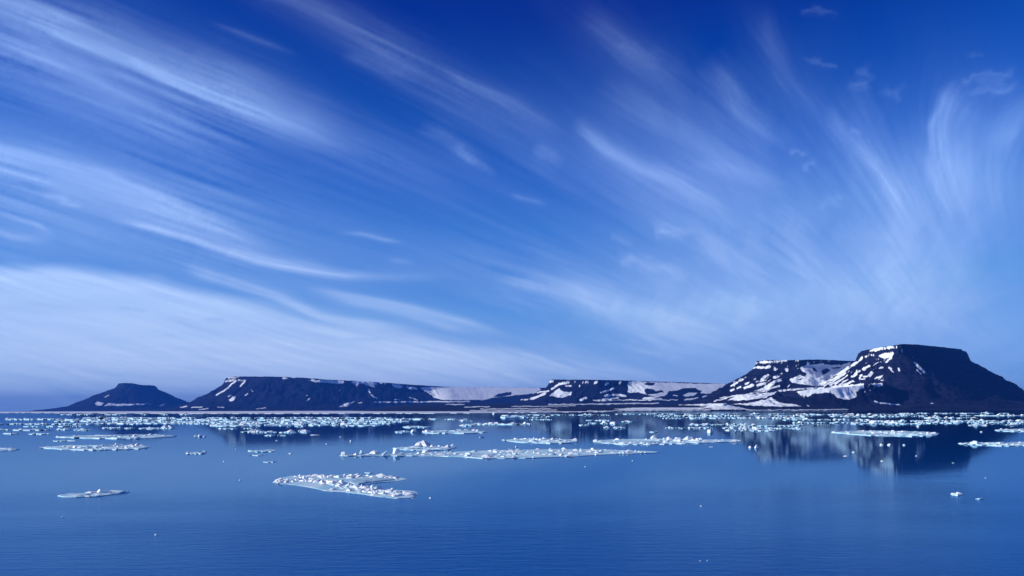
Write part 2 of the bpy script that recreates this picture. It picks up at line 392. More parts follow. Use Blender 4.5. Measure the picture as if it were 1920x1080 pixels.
S_right = [
    # main peak, sunlit flank
    ('p', [(1629, 657), (1640, 653), (1668, 649), (1683, 649), (1682, 652), (1660, 655), (1640, 659), (1630, 660)]),
    ('p', [(1630, 664), (1645, 666), (1660, 662), (1676, 661), (1676, 665), (1670, 671), (1657, 672), (1648, 668), (1634, 668)]),
    ('s', [(1671, 671), (1662, 678)], 2.0), ('s', [(1617, 671), (1611, 676)], 2.5), ('s', [(1624, 669), (1626, 668)], 2.0),
    ('s', [(1606, 680), (1597, 686)], 2.4), ('s', [(1629, 686), (1618, 692)], 2.6), ('s', [(1611, 695), (1606, 698)], 2.0),
    ('s', [(1633, 699), (1630, 703)], 3.5), ('s', [(1650, 690), (1654, 689)], 2.0), ('s', [(1606, 701), (1598, 706)], 2.2),
    ('s', [(1641, 709), (1653, 706)], 2.0), ('s', [(1652, 713), (1655, 713)], 1.6), ('s', [(1620, 706), (1628, 705)], 1.5), ('s', [(1610, 711), (1622, 710)], 1.3),
    ('p', [(1630, 718), (1640, 719), (1655, 719), (1656, 722), (1646, 726), (1638, 722)]),
    # shaded face
    ('p', [(1712, 678), (1716, 680), (1724, 686), (1731, 693), (1736, 700), (1731, 699), (1722, 692), (1714, 684)]),
    ('s', [(1718, 693), (1726, 701)], 1.1), ('s', [(1667, 689), (1675, 698)], 1.8), ('s', [(1684, 690), (1686, 694)], 1.8), ('s', [(1689, 651), (1692, 660)], 1.2),
    ('s', [(1746, 756), (1750, 756)], 1.2), ('s', [(1640, 752), (1650, 756), (1686, 759)], 1.3),
    # shoulder plateau
    ('p', [(1420, 680), (1425, 677), (1450, 676), (1475, 675), (1475, 678), (1450, 679), (1435, 681)]),
    ('s', [(1492, 676), (1498, 676)], 2.0), ('s', [(1420, 689), (1432, 689)], 2.4), ('s', [(1436, 690), (1443, 687)], 2.4),
    ('s', [(1452, 691), (1453, 692)], 2.8), ('s', [(1474, 693), (1476, 694)], 3.0), ('s', [(1465, 700), (1466, 700)], 1.4), ('s', [(1409, 692), (1416, 688)], 1.6),
    ('s', [(1440, 703), (1428, 711)], 2.6), ('s', [(1451, 708), (1458, 707)], 2.6), ('s', [(1389, 713), (1392, 712)], 2.6),
    ('s', [(1372, 724), (1383, 717)], 2.0), ('s', [(1398, 720), (1403, 718)], 2.0), ('s', [(1383, 728), (1388, 725)], 2.2), ('s', [(1370, 732), (1377, 730)], 2.0),
    ('s', [(1396, 728), (1412, 722)], 2.4), ('s', [(1418, 716), (1436, 713)], 1.6), ('s', [(1420, 722), (1434, 719)], 2.6),
    ('p', [(1412, 734), (1430, 727), (1450, 714), (1462, 710), (1468, 713), (1455, 718), (1440, 728), (1462, 722), (1463, 724), (1446, 730), (1425, 733)]),
    # bowl of snow between the plateaus
    ('p', [(1500, 690), (1511, 685), (1514, 677), (1518, 684), (1530, 683), (1542, 681), (1545, 684), (1560, 684), (1576, 685), (1590, 680), (1597, 679), (1596, 684),
           (1588, 692), (1580, 699), (1566, 704), (1552, 712), (1542, 722), (1520, 723), (1505, 720), (1486, 717), (1480, 712), (1492, 706), (1498, 702), (1510, 706), (1512, 700), (1505, 696)]),
    ('x', [(1540, 694), (1550, 690), (1556, 694), (1551, 698), (1543, 703), (1539, 698)]), ('x', [(1521, 690), (1528, 691), (1534, 697), (1526, 696)]),
    ('x', [(1560, 690), (1575, 688), (1576, 690), (1562, 692)]), ('x', [(1488, 711), (1505, 709), (1500, 712)]),
    # long sunlit streaks running down left
    ('s', [(1591, 691), (1570, 706), (1540, 722)], 1.9), ('s', [(1586, 699), (1560, 716), (1545, 724)], 1.6), ('s', [(1589, 703), (1566, 720)], 1.5),
    ('s', [(1600, 715), (1580, 722)], 1.9), ('s', [(1590, 712), (1572, 722)], 1.6), ('s', [(1575, 712), (1555, 722)], 1.2), ('s', [(1560, 724), (1600, 722)], 1.4), ('s', [(1530, 724), (1545, 720)], 1.6),
    # ledge and shaded drift of the front spur
    ('p', [(1458, 731), (1500, 728), (1545, 726), (1545, 728), (1500, 731), (1462, 734)]),
    ('p', [(1490, 735), (1520, 730), (1560, 726), (1600, 722), (1618, 719), (1621, 727), (1612, 730), (1605, 736), (1606, 745), (1590, 750), (1572, 746), (1562, 738), (1553, 735), (1540, 738), (1522, 738), (1514, 745), (1500, 738)]),
    ('s', [(1497, 737), (1508, 746)], 1.0), ('s', [(1513, 736), (1519, 739)], 1.4),
    # sunlit cream slope and the drift under it
    ('p', [(1364, 750), (1380, 743), (1410, 739), (1440, 736), (1457, 734), (1450, 739), (1435, 746), (1410, 749), (1385, 751)]),
    ('p', [(1372, 758), (1410, 755), (1440, 748), (1448, 744), (1453, 752), (1470, 756), (1490, 758), (1502, 762), (1470, 762), (1430, 761)]),
    ('s', [(1395, 740), (1443, 732)], 1.0), ('s', [(1350, 746), (1410, 738)], 1.0), ('s', [(1340, 752), (1362, 747)], 1.2),
    # snow bank by the water
    ('p', [(1150, 767), (1200, 763), (1260, 760), (1310, 757.5), (1345, 756), (1360, 756), (1372, 761), (1395, 766), (1420, 768), (1330, 768), (1240, 768.5), (1170, 769)]),
    ('x', [(1312, 766), (1322, 764.5), (1336, 764.8), (1334, 766.6)]),
    ('s', [(1400, 769.0), (1440, 768.6), (1500, 768.4), (1590, 768.0)], 0.8), ('s', [(1100, 770.5), (1180, 769.8), (1330, 769.5)], 0.7),
    ('s', [(1470, 767.6), (1480, 767.5)], 0.7), ('s', [(1515, 760), (1518, 761)], 1.3),
]
def s_right(px, py, V):
    s = snow_map(px, py, S_right, 3, 1.5)
    dots = fbm((-0.8 * px + 0.6 * py) / 11.0, (0.6 * px + 0.8 * py) / 2.1, 88, 3)
    lit = ((px > 1375) & (px < 1660) & (py < 735) & (py > 672)) * 1.0
    s = np.maximum(s, lit * sstep(0.40, 0.58, dots) * 0.8)
    return s
terrain('mountain', 180, 3000, 3550, 6000, 4.2, h_right, s_right, ROCK_R, 'dark flat topped rock mountain with snow streaks at the right end of the shore', ystep=4.2)

# ---- centre mesa with snowfield --------------------------------------------
def h_centre(X, Y):
    m = mesa(X, Y, [(1034, 7.9), (1060, 7.75), (1120, 7.6), (1180, 7.65), (1260, 7.7), (1380, 7.75), (1500, 7.8), (1500, 9.0), (1030, 9.2)],
             [(1020, 713), (1035, 711.5), (1100, 712), (1180, 713.5), (1250, 716), (1300, 717.5), (1365, 719.5), (1500, 722)],
             [(1034, 7.9), (1060, 7.75), (1120, 7.6), (1180, 7.65), (1260, 7.7), (1380, 7.75), (1500, 7.8)], 40, 27.0, 41, cliff_run=0.5, gscale=120, gully=0.4, calm=lambda q: 1 - 0.93 * sstep(1150, 1230, q))
    px = 960 + X / Y * F
    shore = np.interp(px, [600, 700, 800, 960, 1100, 1250, 1500], [6600, 5200, 4500, 4100, 3900, 3750, 4600]) + 60 * fbm(X / 250, Y / 250, 45, 4)
    s = Y - shore
    low = np.where(s < 0, s * 0.05, 2.5 * (1 - np.exp(-s / 40)) + np.minimum(s, 3600) * 0.0155) + 3.0 * fbm(X / 220, Y / 120, 46, 4) * sstep(0, 400, s)
    left = np.interp(px, [640, 760], [0.0, 1.0])
    low = low * left - 6 * (1 - left)
    z = np.maximum(m, low)
    return z + 2.5 * fbm(X / 50, Y / 50, 47, 4) * sstep(30, 90, z) * (1 - 0.85 * sstep(1150, 1230, px))

S_centre = [
    ('s', [(1030, 716), (1036, 715)], 2.2), ('s', [(1048, 720), (1066, 717)], 2.6), ('s', [(1068, 714), (1066, 718)], 1.6), ('s', [(1076, 713), (1078, 718)], 1.4),
    ('s', [(1092, 717), (1102, 716)], 2.2), ('s', [(1115, 719), (1120, 716)], 2.0), ('s', [(1135, 721), (1140, 718)], 2.6), ('s', [(1162, 718), (1164, 716)], 2.8),
    ('s', [(1035, 729), (1044, 722)], 2.3), ('s', [(1014, 727), (1022, 724)], 2.4), ('s', [(1060, 724), (1072, 724)], 1.4), ('s', [(1086, 724), (1087, 723)], 1.6),
    ('p', [(1030, 742), (1040, 733), (1050, 727), (1052, 733), (1066, 735), (1072, 734), (1070, 740), (1055, 746), (1042, 744)]),
    ('s', [(995, 748), (1010, 743), (1022, 738)], 2.4), ('s', [(1008, 736), (1030, 733)], 1.6), ('s', [(1090, 750), (1100, 746)], 2.6), ('s', [(1128, 736), (1152, 728)], 1.9),
    ('p', [(1128, 743), (1140, 738), (1148, 741), (1140, 745)]), ('s', [(1150, 740), (1173, 742)], 2.2), ('s', [(1130, 749), (1158, 746)], 1.6), ('s', [(1113, 750), (1126, 750)], 1.0),
    ('p', [(1174, 720), (1180, 715), (1200, 715), (1240, 717), (1300, 719), (1370, 720), (1364, 727), (1345, 734), (1330, 738), (1312, 738), (1316, 733), (1306, 728), (1285, 728), (1270, 732), (1255, 733),
           (1250, 740), (1240, 742), (1225, 742), (1206, 738), (1195, 736), (1176, 736), (1178, 728)]),
    ('x', [(1208, 732), (1214, 728), (1222, 729), (1230, 733), (1240, 731), (1245, 735), (1230, 738), (1212, 739)]), ('x', [(1205, 719), (1215, 717), (1228, 718), (1226, 723), (1214, 723)]),
    ('x', [(1335, 736), (1345, 731), (1352, 735), (1345, 740)]), ('x', [(1182, 724), (1186, 722), (1188, 725)]),
    ('s', [(1208, 746), (1225, 745), (1245, 741)], 1.8), ('s', [(1206, 747), (1240, 748)], 1.4), ('s', [(1263, 741), (1270, 742)], 1.4), ('p', [(1280, 742), (1290, 736), (1308, 736), (1300, 742), (1288, 744)]),
    ('s', [(1285, 750), (1330, 742), (1370, 731)], 1.4), ('s', [(960, 748), (975, 746)], 2.5), ('s', [(985, 740), (998, 738)], 2.0), ('s', [(960, 743), (985, 739)], 2.0),
    # low plain: level drifts
    ('s', [(1115, 751.5), (1180, 750), (1270, 749.8)], 0.9), ('s', [(1030, 758.5), (1130, 757.5), (1235, 756)], 1.0), ('s', [(960, 762), (1080, 761)], 0.7),
    ('s', [(700, 754), (780, 754), (880, 753)], 1.7), ('s', [(835, 758.5), (870, 758)], 0.8), ('s', [(870, 763), (918, 762)], 0.9), ('s', [(900, 767), (960, 766), (1150, 766)], 0.8),
    ('s', [(880, 769.5), (1000, 768.8), (1120, 768.5)], 0.8),
    ('s', [(905, 750), (960, 745)], 1.0), ('s', [(930, 752), (990, 749)], 1.1),
]
terrain('mountain', -1700, 2100, 3700, 8150, 6.5, h_centre, lambda px, py, V: snow_map(px, py, S_centre, 5, 1.4), ROCK_L,
        'low flat topped mountain patched with snow in the middle of the shore, plain before it', ystep=8.0)

# ---- long left mesa with ice cap --------------------------------------------
def h_left(X, Y):
    m = mesa(X, Y, [(424, 11.2), (445, 10.9), (500, 10.6), (600, 10.5), (700, 10.6), (800, 10.75), (900, 10.9), (1050, 11.0), (1120, 12.4), (430, 12.4)],
             [(405, 711), (425, 708.5), (440, 706), (500, 706), (570, 708), (600, 711), (660, 714), (730, 718), (780, 722), (850, 726), (1000, 727), (1120, 727)],
             [(424, 11.2), (445, 10.9), (500, 10.6), (600, 10.5), (700, 10.6), (800, 10.75), (900, 10.9), (1050, 11.0)], 60, 30.0, 61, cliff_run=0.6, gscale=170, gully=0.35, calm=lambda q: 1 - 0.95 * sstep(770, 850, q))
    px = 960 + X / Y * F
    # the right half sinks under a smooth ice cap
    cap = np.interp(px, [760, 840, 900], [0, 0.6, 1])
    foot = mesa(X, Y, [(330, 9.9), (380, 9.6), (600, 9.7), (760, 9.7), (760, 10.4), (360, 10.4)],
                [(300, 766), (330, 764), (400, 762), (600, 762), (760, 762)], [(330, 9.9), (380, 9.6), (600, 9.7), (760, 9.7)], 5, 12.0, 64, cliff_run=3.0, gscale=90, gully=0.2)
    z = np.maximum(m, foot)
    return z + 5.0 * fbm(X / 90, Y / 90, 63, 4) * sstep(20, 90, z) * (1 - cap)

S_left = [
    ('s', [(428, 708), (447, 707)], 1.3), ('s', [(424, 715), (440, 713)], 1.6), ('s', [(442, 714), (428, 727), (405, 741)], 1.5), ('s', [(460, 714), (450, 724)], 1.8), ('s', [(446, 713), (458, 713)], 1.3),
    ('s', [(405, 727), (420, 716)], 1.3), ('p', [(428, 750), (436, 744), (444, 741), (438, 750), (432, 753)]), ('s', [(428, 743), (434, 741)], 1.0), ('s', [(460, 741), (465, 738)], 1.2), ('s', [(472, 731), (474, 734)], 1.0),
    ('s', [(344, 751), (358, 748), (370, 743)], 1.4), ('s', [(280, 768), (300, 765), (325, 762), (330, 757)], 1.8), ('s', [(338, 764), (350, 762)], 1.2), ('s', [(358, 764), (380, 763)], 1.0), ('s', [(372, 768), (390, 766)], 1.0),
    ('s', [(408, 763), (420, 764)], 1.0), ('s', [(480, 767), (498, 765)], 0.9), ('s', [(530, 709), (540, 709)], 1.5), ('s', [(545, 708), (556, 708)], 0.8),
    ('p', [(575, 712), (590, 712), (620, 713), (645, 714), (645, 719), (632, 720), (610, 717), (594, 717)]),
    ('p', [(658, 714), (680, 715), (705, 717), (708, 722), (698, 720), (704, 726), (690, 724), (682, 719), (672, 721), (668, 725)]),
    ('s', [(712, 718), (725, 720)], 1.3), ('p', [(732, 720), (745, 720), (756, 725), (750, 729), (740, 726)]), ('p', [(757, 724), (772, 725), (785, 728), (780, 731), (768, 729)]),
    ('p', [(788, 727), (820, 726), (860, 726), (1010, 727), (1020, 735), (980, 740), (930, 745), (905, 750), (870, 750), (830, 750), (815, 746), (808, 740), (795, 733)]),
    ('s', [(690, 731), (694, 736)], 1.6), ('s', [(696, 740), (708, 748)], 1.2), ('s', [(630, 726), (632, 728)], 0.8), ('s', [(636, 732), (638, 733)], 0.8),
    ('s', [(575, 742), (577, 741)], 1.2), ('s', [(576, 752), (581, 747)], 1.5), ('s', [(740, 749), (750, 750)], 1.0), ('s', [(767, 744), (782, 750)], 1.0),
    ('p', [(636, 763), (645, 757), (660, 754), (664, 752), (660, 757), (650, 762)]), ('s', [(672, 755), (678, 755)], 1.0), ('s', [(700, 754), (880, 753)], 1.2),
    ('x', [(925, 744), (935, 738), (950, 736), (960, 735), (958, 740), (940, 744)]),
]
terrain('mountain', -3900, 900, 9300, 11400, 9.0, h_left, lambda px, py, V: snow_map(px, py, S_left, 9, 1.0), ROCK_L,
        'long dark flat topped mountain on the left, sinking into a white ice cap')

# ---- far left mesa ----------------------------------------------------------
def h_far(X, Y):
    m = mesa(X, Y, [(222, 14.3), (235, 14.0), (262, 14.0), (289, 14.2), (292, 14.8), (225, 14.9)],
             [(200, 720), (220, 719.5), (230, 718.2), (250, 718.6), (264, 721.5), (287, 722.5), (300, 723)],
             [(222, 14.3), (235, 14.0), (262, 14.0), (289, 14.2)], 42, 23.0, 71, cliff_run=0.7, gscale=160, gully=0.25, foot=0.58)
    return m + 4.0 * fbm(X / 110, Y / 110, 73, 4) * sstep(20, 90, m)
S_far = [('p', [(178, 756), (184, 753), (194, 755), (190, 760), (181, 760)]), ('p', [(194, 762), (202, 756), (225, 757), (250, 757), (277, 756), (270, 759), (240, 760), (225, 761), (205, 760)]),
         ('s', [(279, 756), (282, 760)], 1.0), ('s', [(299, 760), (308, 758)], 1.0), ('s', [(196, 745), (204, 741)], 0.8)]
terrain('mountain', -7400, -3600, 12100, 15200, 13.0, h_far, lambda px, py, V: snow_map(px, py, S_far, 13, 1.0), ROCK_L,
        'small far flat topped mountain at the left end of the shore')

# ------------------------------------------------------------------ shore-fast ice strip
def fast_strip():
    near = [(-260, 776), (0, 774.3), (80, 774.6), (200, 775.2), (350, 775.6), (480, 775.8), (650, 775.6), (800, 775.2), (900, 774.6), (985, 773.6), (1060, 773.0), (1140, 772.4)]
    pts = []
    xs = np.arange(-260, 1140, 6.0)
    ys = interp(xs, near) + 0.35 * fbm(xs / 14.0, xs * 0, 91, 3)
    X, Y = on_water(xs, ys)
    n = len(xs); V = []; Q = []
    rows = [(1.0, -0.4), (1.0, 0.55), (1.05, 0.8), (1.5, 0.9), (2.2, 0.9)]
    far = interp(xs, [(-260, 14500), (90, 14500), (270, 14300), (330, 11500), (480, 9900), (640, 8600), (760, 5800), (900, 4800), (1060, 4300), (1140, 4100)])
    for k, (m_, z) in enumerate(rows):
        Yk = Y if k < 2 else Y + (far - Y) * [0, 0, 0.02, 0.5, 1.0][k]
        for i in range(n): V.append((X[i] / Y[i] * Yk[i], Yk[i], z))
    for k in range(len(rows) - 1):
        for i in range(n - 1):
            a = k * n + i; Q.append((a, a + 1, a + n + 1, a + n))
    me = mesh_np('shore_ice', V, Q, smooth=False)
    o = link('shore_ice', me, FAST_ICE)
    tag(o, 'pale strip of snow covered ice along the far shore', kind='structure')
fast_strip()

# ------------------------------------------------------------------ drift ice
def hull_mesh(name, seed, npts=16, flat=1.0, wedge=0.0):
    r = random.Random(seed)
    bm = bmesh.new()
    fam = seed % 3
    if fam:
        hx, hy, hz = r.uniform(0.4, 0.55), r.uniform(0.3, 0.5), (r.uniform(0.45, 0.8) if fam == 1 else 0.4)
        tx_, ty_ = r.uniform(-0.35, 0.35), r.uniform(-0.2, 0.2)
        for sx in (-1, 1):
            for sy in (-1, 1):
                for z in (-0.3, 0.1, hz):
                    for _ in range(2):
                        q = 1.0 if z < hz else r.uniform(0.35, 0.9)
                        bm.verts.new((sx * hx * r.uniform(0.5, 1) * q, sy * hy * r.uniform(0.5, 1) * q, z * r.uniform(0.6, 1.25) * (1 + 0.5 * (sx * tx_ + sy * ty_) * (z > 0))))
        if fam == 2:
            ax, ay = r.uniform(-0.2, 0.2), r.uniform(-0.15, 0.15)
            for _ in range(3): bm.verts.new((ax + r.uniform(-0.07, 0.07), ay + r.uniform(-0.07, 0.07), r.uniform(0.8, 1.0)))
        npts = 0
    for i in range(npts):
        a = r.uniform(0, 2 * math.pi); z = r.uniform(-0.35, 1.0)
        rad = math.sqrt(max(0.05, 1 - max(z, 0) ** 1.6)) * r.uniform(0.7, 1.0)
        x = math.cos(a) * rad * 0.5; y = math.sin(a) * rad * 0.5
        zz = z * flat * (1 + wedge * x * 2)
        bm.verts.new((x, y, zz))
    res = bmesh.ops.convex_hull(bm, input=bm.verts)
    junk = [g for g in res['geom_interior'] if isinstance(g, bmesh.types.BMVert)] + [g for g in res['geom_unused'] if isinstance(g, bmesh.types.BMVert)]
    bmesh.ops.delete(bm, geom=list(set(junk)), context='VERTS')
    bmesh.ops.recalc_face_normals(bm, faces=bm.faces)
    bmesh.ops.triangulate(bm, faces=bm.faces)
    me = bpy.data.meshes.new(name); bm.to_mesh(me); bm.free()
    me.materials.append(ICE_BLOCK)
    return me
HULLS = [hull_mesh('ice_block', 99 + i, 14 + i % 8, 1.0, [-0.5, 0, 0.4, 0][i % 4]) for i in range(18)]
HV = []
for h in HULLS:
    v = np.empty(len(h.vertices) * 3, np.float32); h.vertices.foreach_get('co', v)
    t = np.empty(len(h.polygons) * 3, np.int32); h.polygons.foreach_get('vertices', t)
    HV.append((v.reshape(-1, 3), t.reshape(-1, 3)))

def in_poly(P, x, y):
    return poly_sdf(np.array([x]), np.array([y]), P)[0] < 0

def sheet_mesh(P, top, rough, seed, rings=5):
    """floe plate: P plan outline around origin; skirt below the water, lip, uneven top"""
    N = len(P); r = np.random.default_rng(seed)
    V = []; Q = []
    if rings == 0:
        bm = bmesh.new()
        T = np.roll(P, -1, 0) - np.roll(P, 1, 0); nn = np.stack([T[:, 1], -T[:, 0]], -1); nn /= np.linalg.norm(nn, axis=1)[:, None] + 1e-9
        if np.sum(P[:, 0] * np.roll(P[:, 1], -1) - np.roll(P[:, 0], -1) * P[:, 1]) < 0: nn = -nn
        lo = [bm.verts.new((*(q + d * 0.03), -0.25)) for q, d in zip(P, nn)]
        mi = [bm.verts.new((*q, top * r.uniform(0.15, 0.5))) for q in P]
        up = [bm.verts.new((*(q - d * 0.22), top * r.uniform(0.8, 1.2))) for q, d in zip(P, nn)]
        for a_, b_ in ((lo, mi), (mi, up)):
            for i in range(N): bm.faces.new((a_[i], a_[(i + 1) % N], b_[(i + 1) % N], b_[i]))
        bm.faces.new(up)
        bmesh.ops.triangulate(bm, faces=bm.faces)
        bmesh.ops.recalc_face_normals(bm, faces=bm.faces)
        me = bpy.data.meshes.new('ice_sheet'); bm.to_mesh(me); bm.free()
        return me
    c = P.mean(0)
    lvl = [(1.01, -0.25), (1.0, top * 0.7), (0.94, top), (0.78, top), (0.6, top * 1.1), (0.4, top * 1.1), (0.2, top)]
    for k, (s, z) in enumerate(lvl):
        for i in range(N):
            q = c + (P[i] - c) * s
            zz = z + (r.normal() * rough if k >= 2 else r.normal() * rough * 0.5 * (k == 1))
            V.append((q[0], q[1], max(zz, 0.04) if k > 0 else zz))
    V.append((c[0], c[1], top))
    for k in range(len(lvl) - 1):
        for i in range(N):
            j = (i + 1) % N
            Q.append((k * N + i, k * N + j, (k + 1) * N + j)); Q.append((k * N + i, (k + 1) * N + j, (k + 1) * N + i))
    b = (len(lvl) - 1) * N
    for i in range(N): Q.append((b + i, b + (i + 1) % N, len(V) - 1))
    return mesh_np('ice_sheet', V, Q, smooth=False)

def joined(items, name):
    """items: (hull index, x, y, z, sx, sy, sz, rot, tilt)"""
    VV = []; TT = []; off = 0
    for (h, x, y, z, sx, sy, sz, rot, tilt) in items:
        v, t = HV[h]
        w = v * np.array([sx, sy, sz])
        ct, st = math.cos(tilt), math.sin(tilt)
        w = np.stack([w[:, 0] * ct + w[:, 2] * st, w[:, 1], -w[:, 0] * st + w[:, 2] * ct], -1)
        c, s = math.cos(rot), math.sin(rot)
        w = np.stack([w[:, 0] * c - w[:, 1] * s + x, w[:, 0] * s + w[:, 1] * c + y, w[:, 2] + z], -1)
        VV.append(w); TT.append(t + off); off += len(v)
    return mesh_np(name, np.concatenate(VV), np.concatenate(TT), smooth=False)

def put_block(parent, hi, x, y, z, sx, sy, sz, rot, tilt=0.0, name='ice_block'):
    b = link(name, HULLS[hi], None, parent)
    b.location = (x, y, z); b.scale = (sx, sy, sz); b.rotation_euler = (0, tilt, rot)
    return b

def outline_from_px(pts, seed, n=36, jit=0.5):
    """closed px outline lying on the water -> plan points resampled with a ragged edge"""
    pts = np.array(pts, float)
    seg = np.vstack([pts, pts[:1]])
    L = np.r_[0, np.cumsum(np.hypot(*(np.diff(seg, axis=0) * [1, 4]).T))]
    t = np.linspace(0, L[-1], n, endpoint=False)
    x = np.interp(t, L, seg[:, 0]); y = np.interp(t, L, seg[:, 1])
    r = np.random.default_rng(seed)
    x = x + r.normal(size=n) * jit * 2.2; y = y + r.normal(size=n) * jit * 0.42
    X, Y = on_water(x, y)
    return np.stack([X, Y], -1)

def band_outline(x0, x1, y0, y1, r):
    xs = np.linspace(x0, x1, 9)
    mid = (y0 + y1) / 2; h = (y1 - y0) / 2
    sh = [r.uniform(0.45, 1.0) for _ in xs]; sl = [r.uniform(0.45, 1.0) for _ in xs]
    env = np.sqrt(np.clip(1 - np.abs(np.linspace(-1, 1, 9)) ** 3, 0.02, 1))
    up = [(x, mid - h * e * s) for x, e, s in zip(xs, env, sh)]
    dn = [(x, mid + h * e * s) for x, e, s in zip(xs, env, sl)]
    return up + dn[::-1]

SEED = [1000]
def floe(label, outline, top_px=1.2, blocks=(), rubble=0, rub_px=(2.0, 4.5), group=None, rough=0.4, sheet_mat=None, n=36, spread=None, cat='ice floe', along=None, rings=5):
    """outline in picture units on the water; blocks: (px, py_base, w_px, h_px[, hull, tilt])"""
    SEED[0] += 1; sd_ = SEED[0]; r = random.Random(sd_)
    P = outline_from_px(outline, sd_, n)
    c = P.mean(0)
    e = bpy.data.objects.new('ice_floe', None); COL.objects.link(e); e.location = (c[0], c[1], 0)
    e.empty_display_size = 1.0
    tag(e, label, cat, group)
    m = c[1] / F                      # metres per picture unit here
    top = max(0.05, top_px * m)
    me = sheet_mesh(P - c, top, top * rough, sd_, rings)
    link('ice_sheet', me, sheet_mat or ICE_SHEET, e)
    for b in blocks:
        bx, by, w, h = b[:4]; by -= 0.22 * h; h *= 0.68      # heights were read with their mirror image
        hi = b[4] if len(b) > 4 else (r.randrange(6) * 3 + 2 if h > 0.75 * w else r.randrange(18))
        tl = b[5] if len(b) > 5 else r.uniform(-0.15, 0.15)
        X, Y = on_water(bx, by); mm = Y / F
        w *= 1.2; put_block(e, hi, float(X - c[0]), float(Y - c[1]), 0.0, w * mm, w * mm * r.uniform(0.8, 1.3), h * mm, r.uniform(0, 6.28) if len(b) <= 6 else b[6], tl)
    if rubble:
        items = []
        Pc = P - c
        lo, hi_ = Pc.min(0), Pc.max(0)
        tries = 0
        while len(items) < rubble and tries < rubble * 12:
            tries += 1
            if along:
                i = r.randrange(len(along) - 1); t = r.random()
                px_ = along[i][0] * (1 - t) + along[i + 1][0] * t + r.gauss(0, 5); py_ = along[i][1] * (1 - t) + along[i + 1][1] * t + r.gauss(0, 1.3)
                X, Y = on_water(px_, py_); x, y = float(X - c[0]), float(Y - c[1])
                if not in_poly(Pc * 1.03, x, y): continue
            else:
                x = r.uniform(lo[0], hi_[0]); y = r.uniform(lo[1], hi_[1])
                if not in_poly(Pc, x, y): continue
            mm = (c[1] + y) / F
            h = (rub_px[0] * 0.6 + (rub_px[1] * 1.25 - rub_px[0] * 0.6) * r.random() ** 2.2) * mm
            w = h * r.uniform(1.3, 4.6)
            items.append((r.randrange(18), x, y, top * 0.4, w, w * r.uniform(0.7, 1.4), h, r.uniform(0, 6.28), r.uniform(-0.3, 0.3)))
        if items:
            ro = link('ice_rubble', joined(items, 'ice_rubble'), ICE_BLOCK, e); ro['kind'] = 'stuff'
    return e

def lump(label, px, py, w, h, hull=None, group=None, tilt=0.0, cat='ice lump'):
    SEED[0] += 1; r = random.Random(SEED[0])
    py -= 0.2 * h; h *= 0.75
    X, Y = on_water(px, py); m = float(Y) / F
    o = link('ice_lump', HULLS[hull if hull is not None else r.randrange(18)])
    o.location = (float(X), float(Y), -0.02); o.scale = (w * m, w * m * r.uniform(0.8, 1.2), h * m); o.rotation_euler = (0, tilt, r.uniform(0, 6.28))
    tag(o, label, cat, group)
    return o

# --- the large floe in front -------------------------------------------------
fork = floe('large forked ice floe heaped with white rubble round a blue pool, nearest in front',
     [(517, 904), (528, 896), (545, 893), (580, 891.5), (640, 891), (700, 892), (735, 891), (766, 898.5), (745, 902), (705, 905), (672, 910), (690, 915), (722, 919), (760, 920), (781, 921), (783, 928), (774, 933), (745, 935),
      (712, 932), (680, 927), (640, 922), (610, 921), (580, 914), (548, 909), (525, 908)], 0.7,
     [(522, 906, 10, 11), (536, 907, 10, 7), (556, 903, 8, 10), (571, 902, 10, 11), (594, 907, 18, 9), (606, 909, 14, 10), (625, 910, 16, 11), (640, 908, 12, 12), (646, 913, 18, 12), (630, 905, 12, 6), (608, 899, 12, 5),
      (662, 896, 12, 7), (673, 897, 12, 8), (714, 896, 16, 10), (724, 896, 10, 7), (687, 917, 14, 9), (698, 919, 16, 12), (710, 919, 14, 10), (652, 915, 12, 6), (622, 920, 18, 5), (675, 926, 10, 6),
      (738, 931, 16, 10), (748, 932, 12, 9), (762, 928, 12, 9), (772, 931, 14, 8), (704, 930, 14, 6), (736, 921, 10, 8), (585, 894, 10, 4), (720, 925, 12, 7), (690, 925, 12, 6)],
     rubble=620, rub_px=(1.2, 4.6), n=110, rough=0.35, rings=0,
     along=[(520, 904), (560, 900), (600, 904), (640, 909), (680, 915), (720, 922), (780, 926), (740, 930), (690, 922), (640, 914), (590, 905), (560, 895), (640, 894), (700, 895), (740, 897)])
pool = outline_from_px([(655, 905), (668, 900), (690, 897), (720, 898), (745, 900.5), (715, 903.5), (690, 906), (668, 910.5)], 77, 30, 0.3)
fc_ = np.array(fork.location)[:2]
pm = link('melt_pool', sheet_mesh(pool - fc_, 0.14, 0.01, 77), ICE_BLUE, fork)
pm['label'] = 'smooth blue pool of wet ice inside the fork'
# --- thin floe at left front
floe('thin flat ice floe with one tilted slab, in open water at lower left',
     [(108, 930), (125, 927), (150, 926), (185, 924.5), (215, 923.5), (247, 922), (232, 925), (200, 929), (180, 931.5), (150, 932.5), (118, 932)], 1.5,
     [(176, 927, 22, 8), (194, 927.5, 18, 13, 4), (214, 926, 40, 11, 7, 0.08), (160, 930, 14, 5)], rubble=10, rub_px=(1, 2.5), n=40)
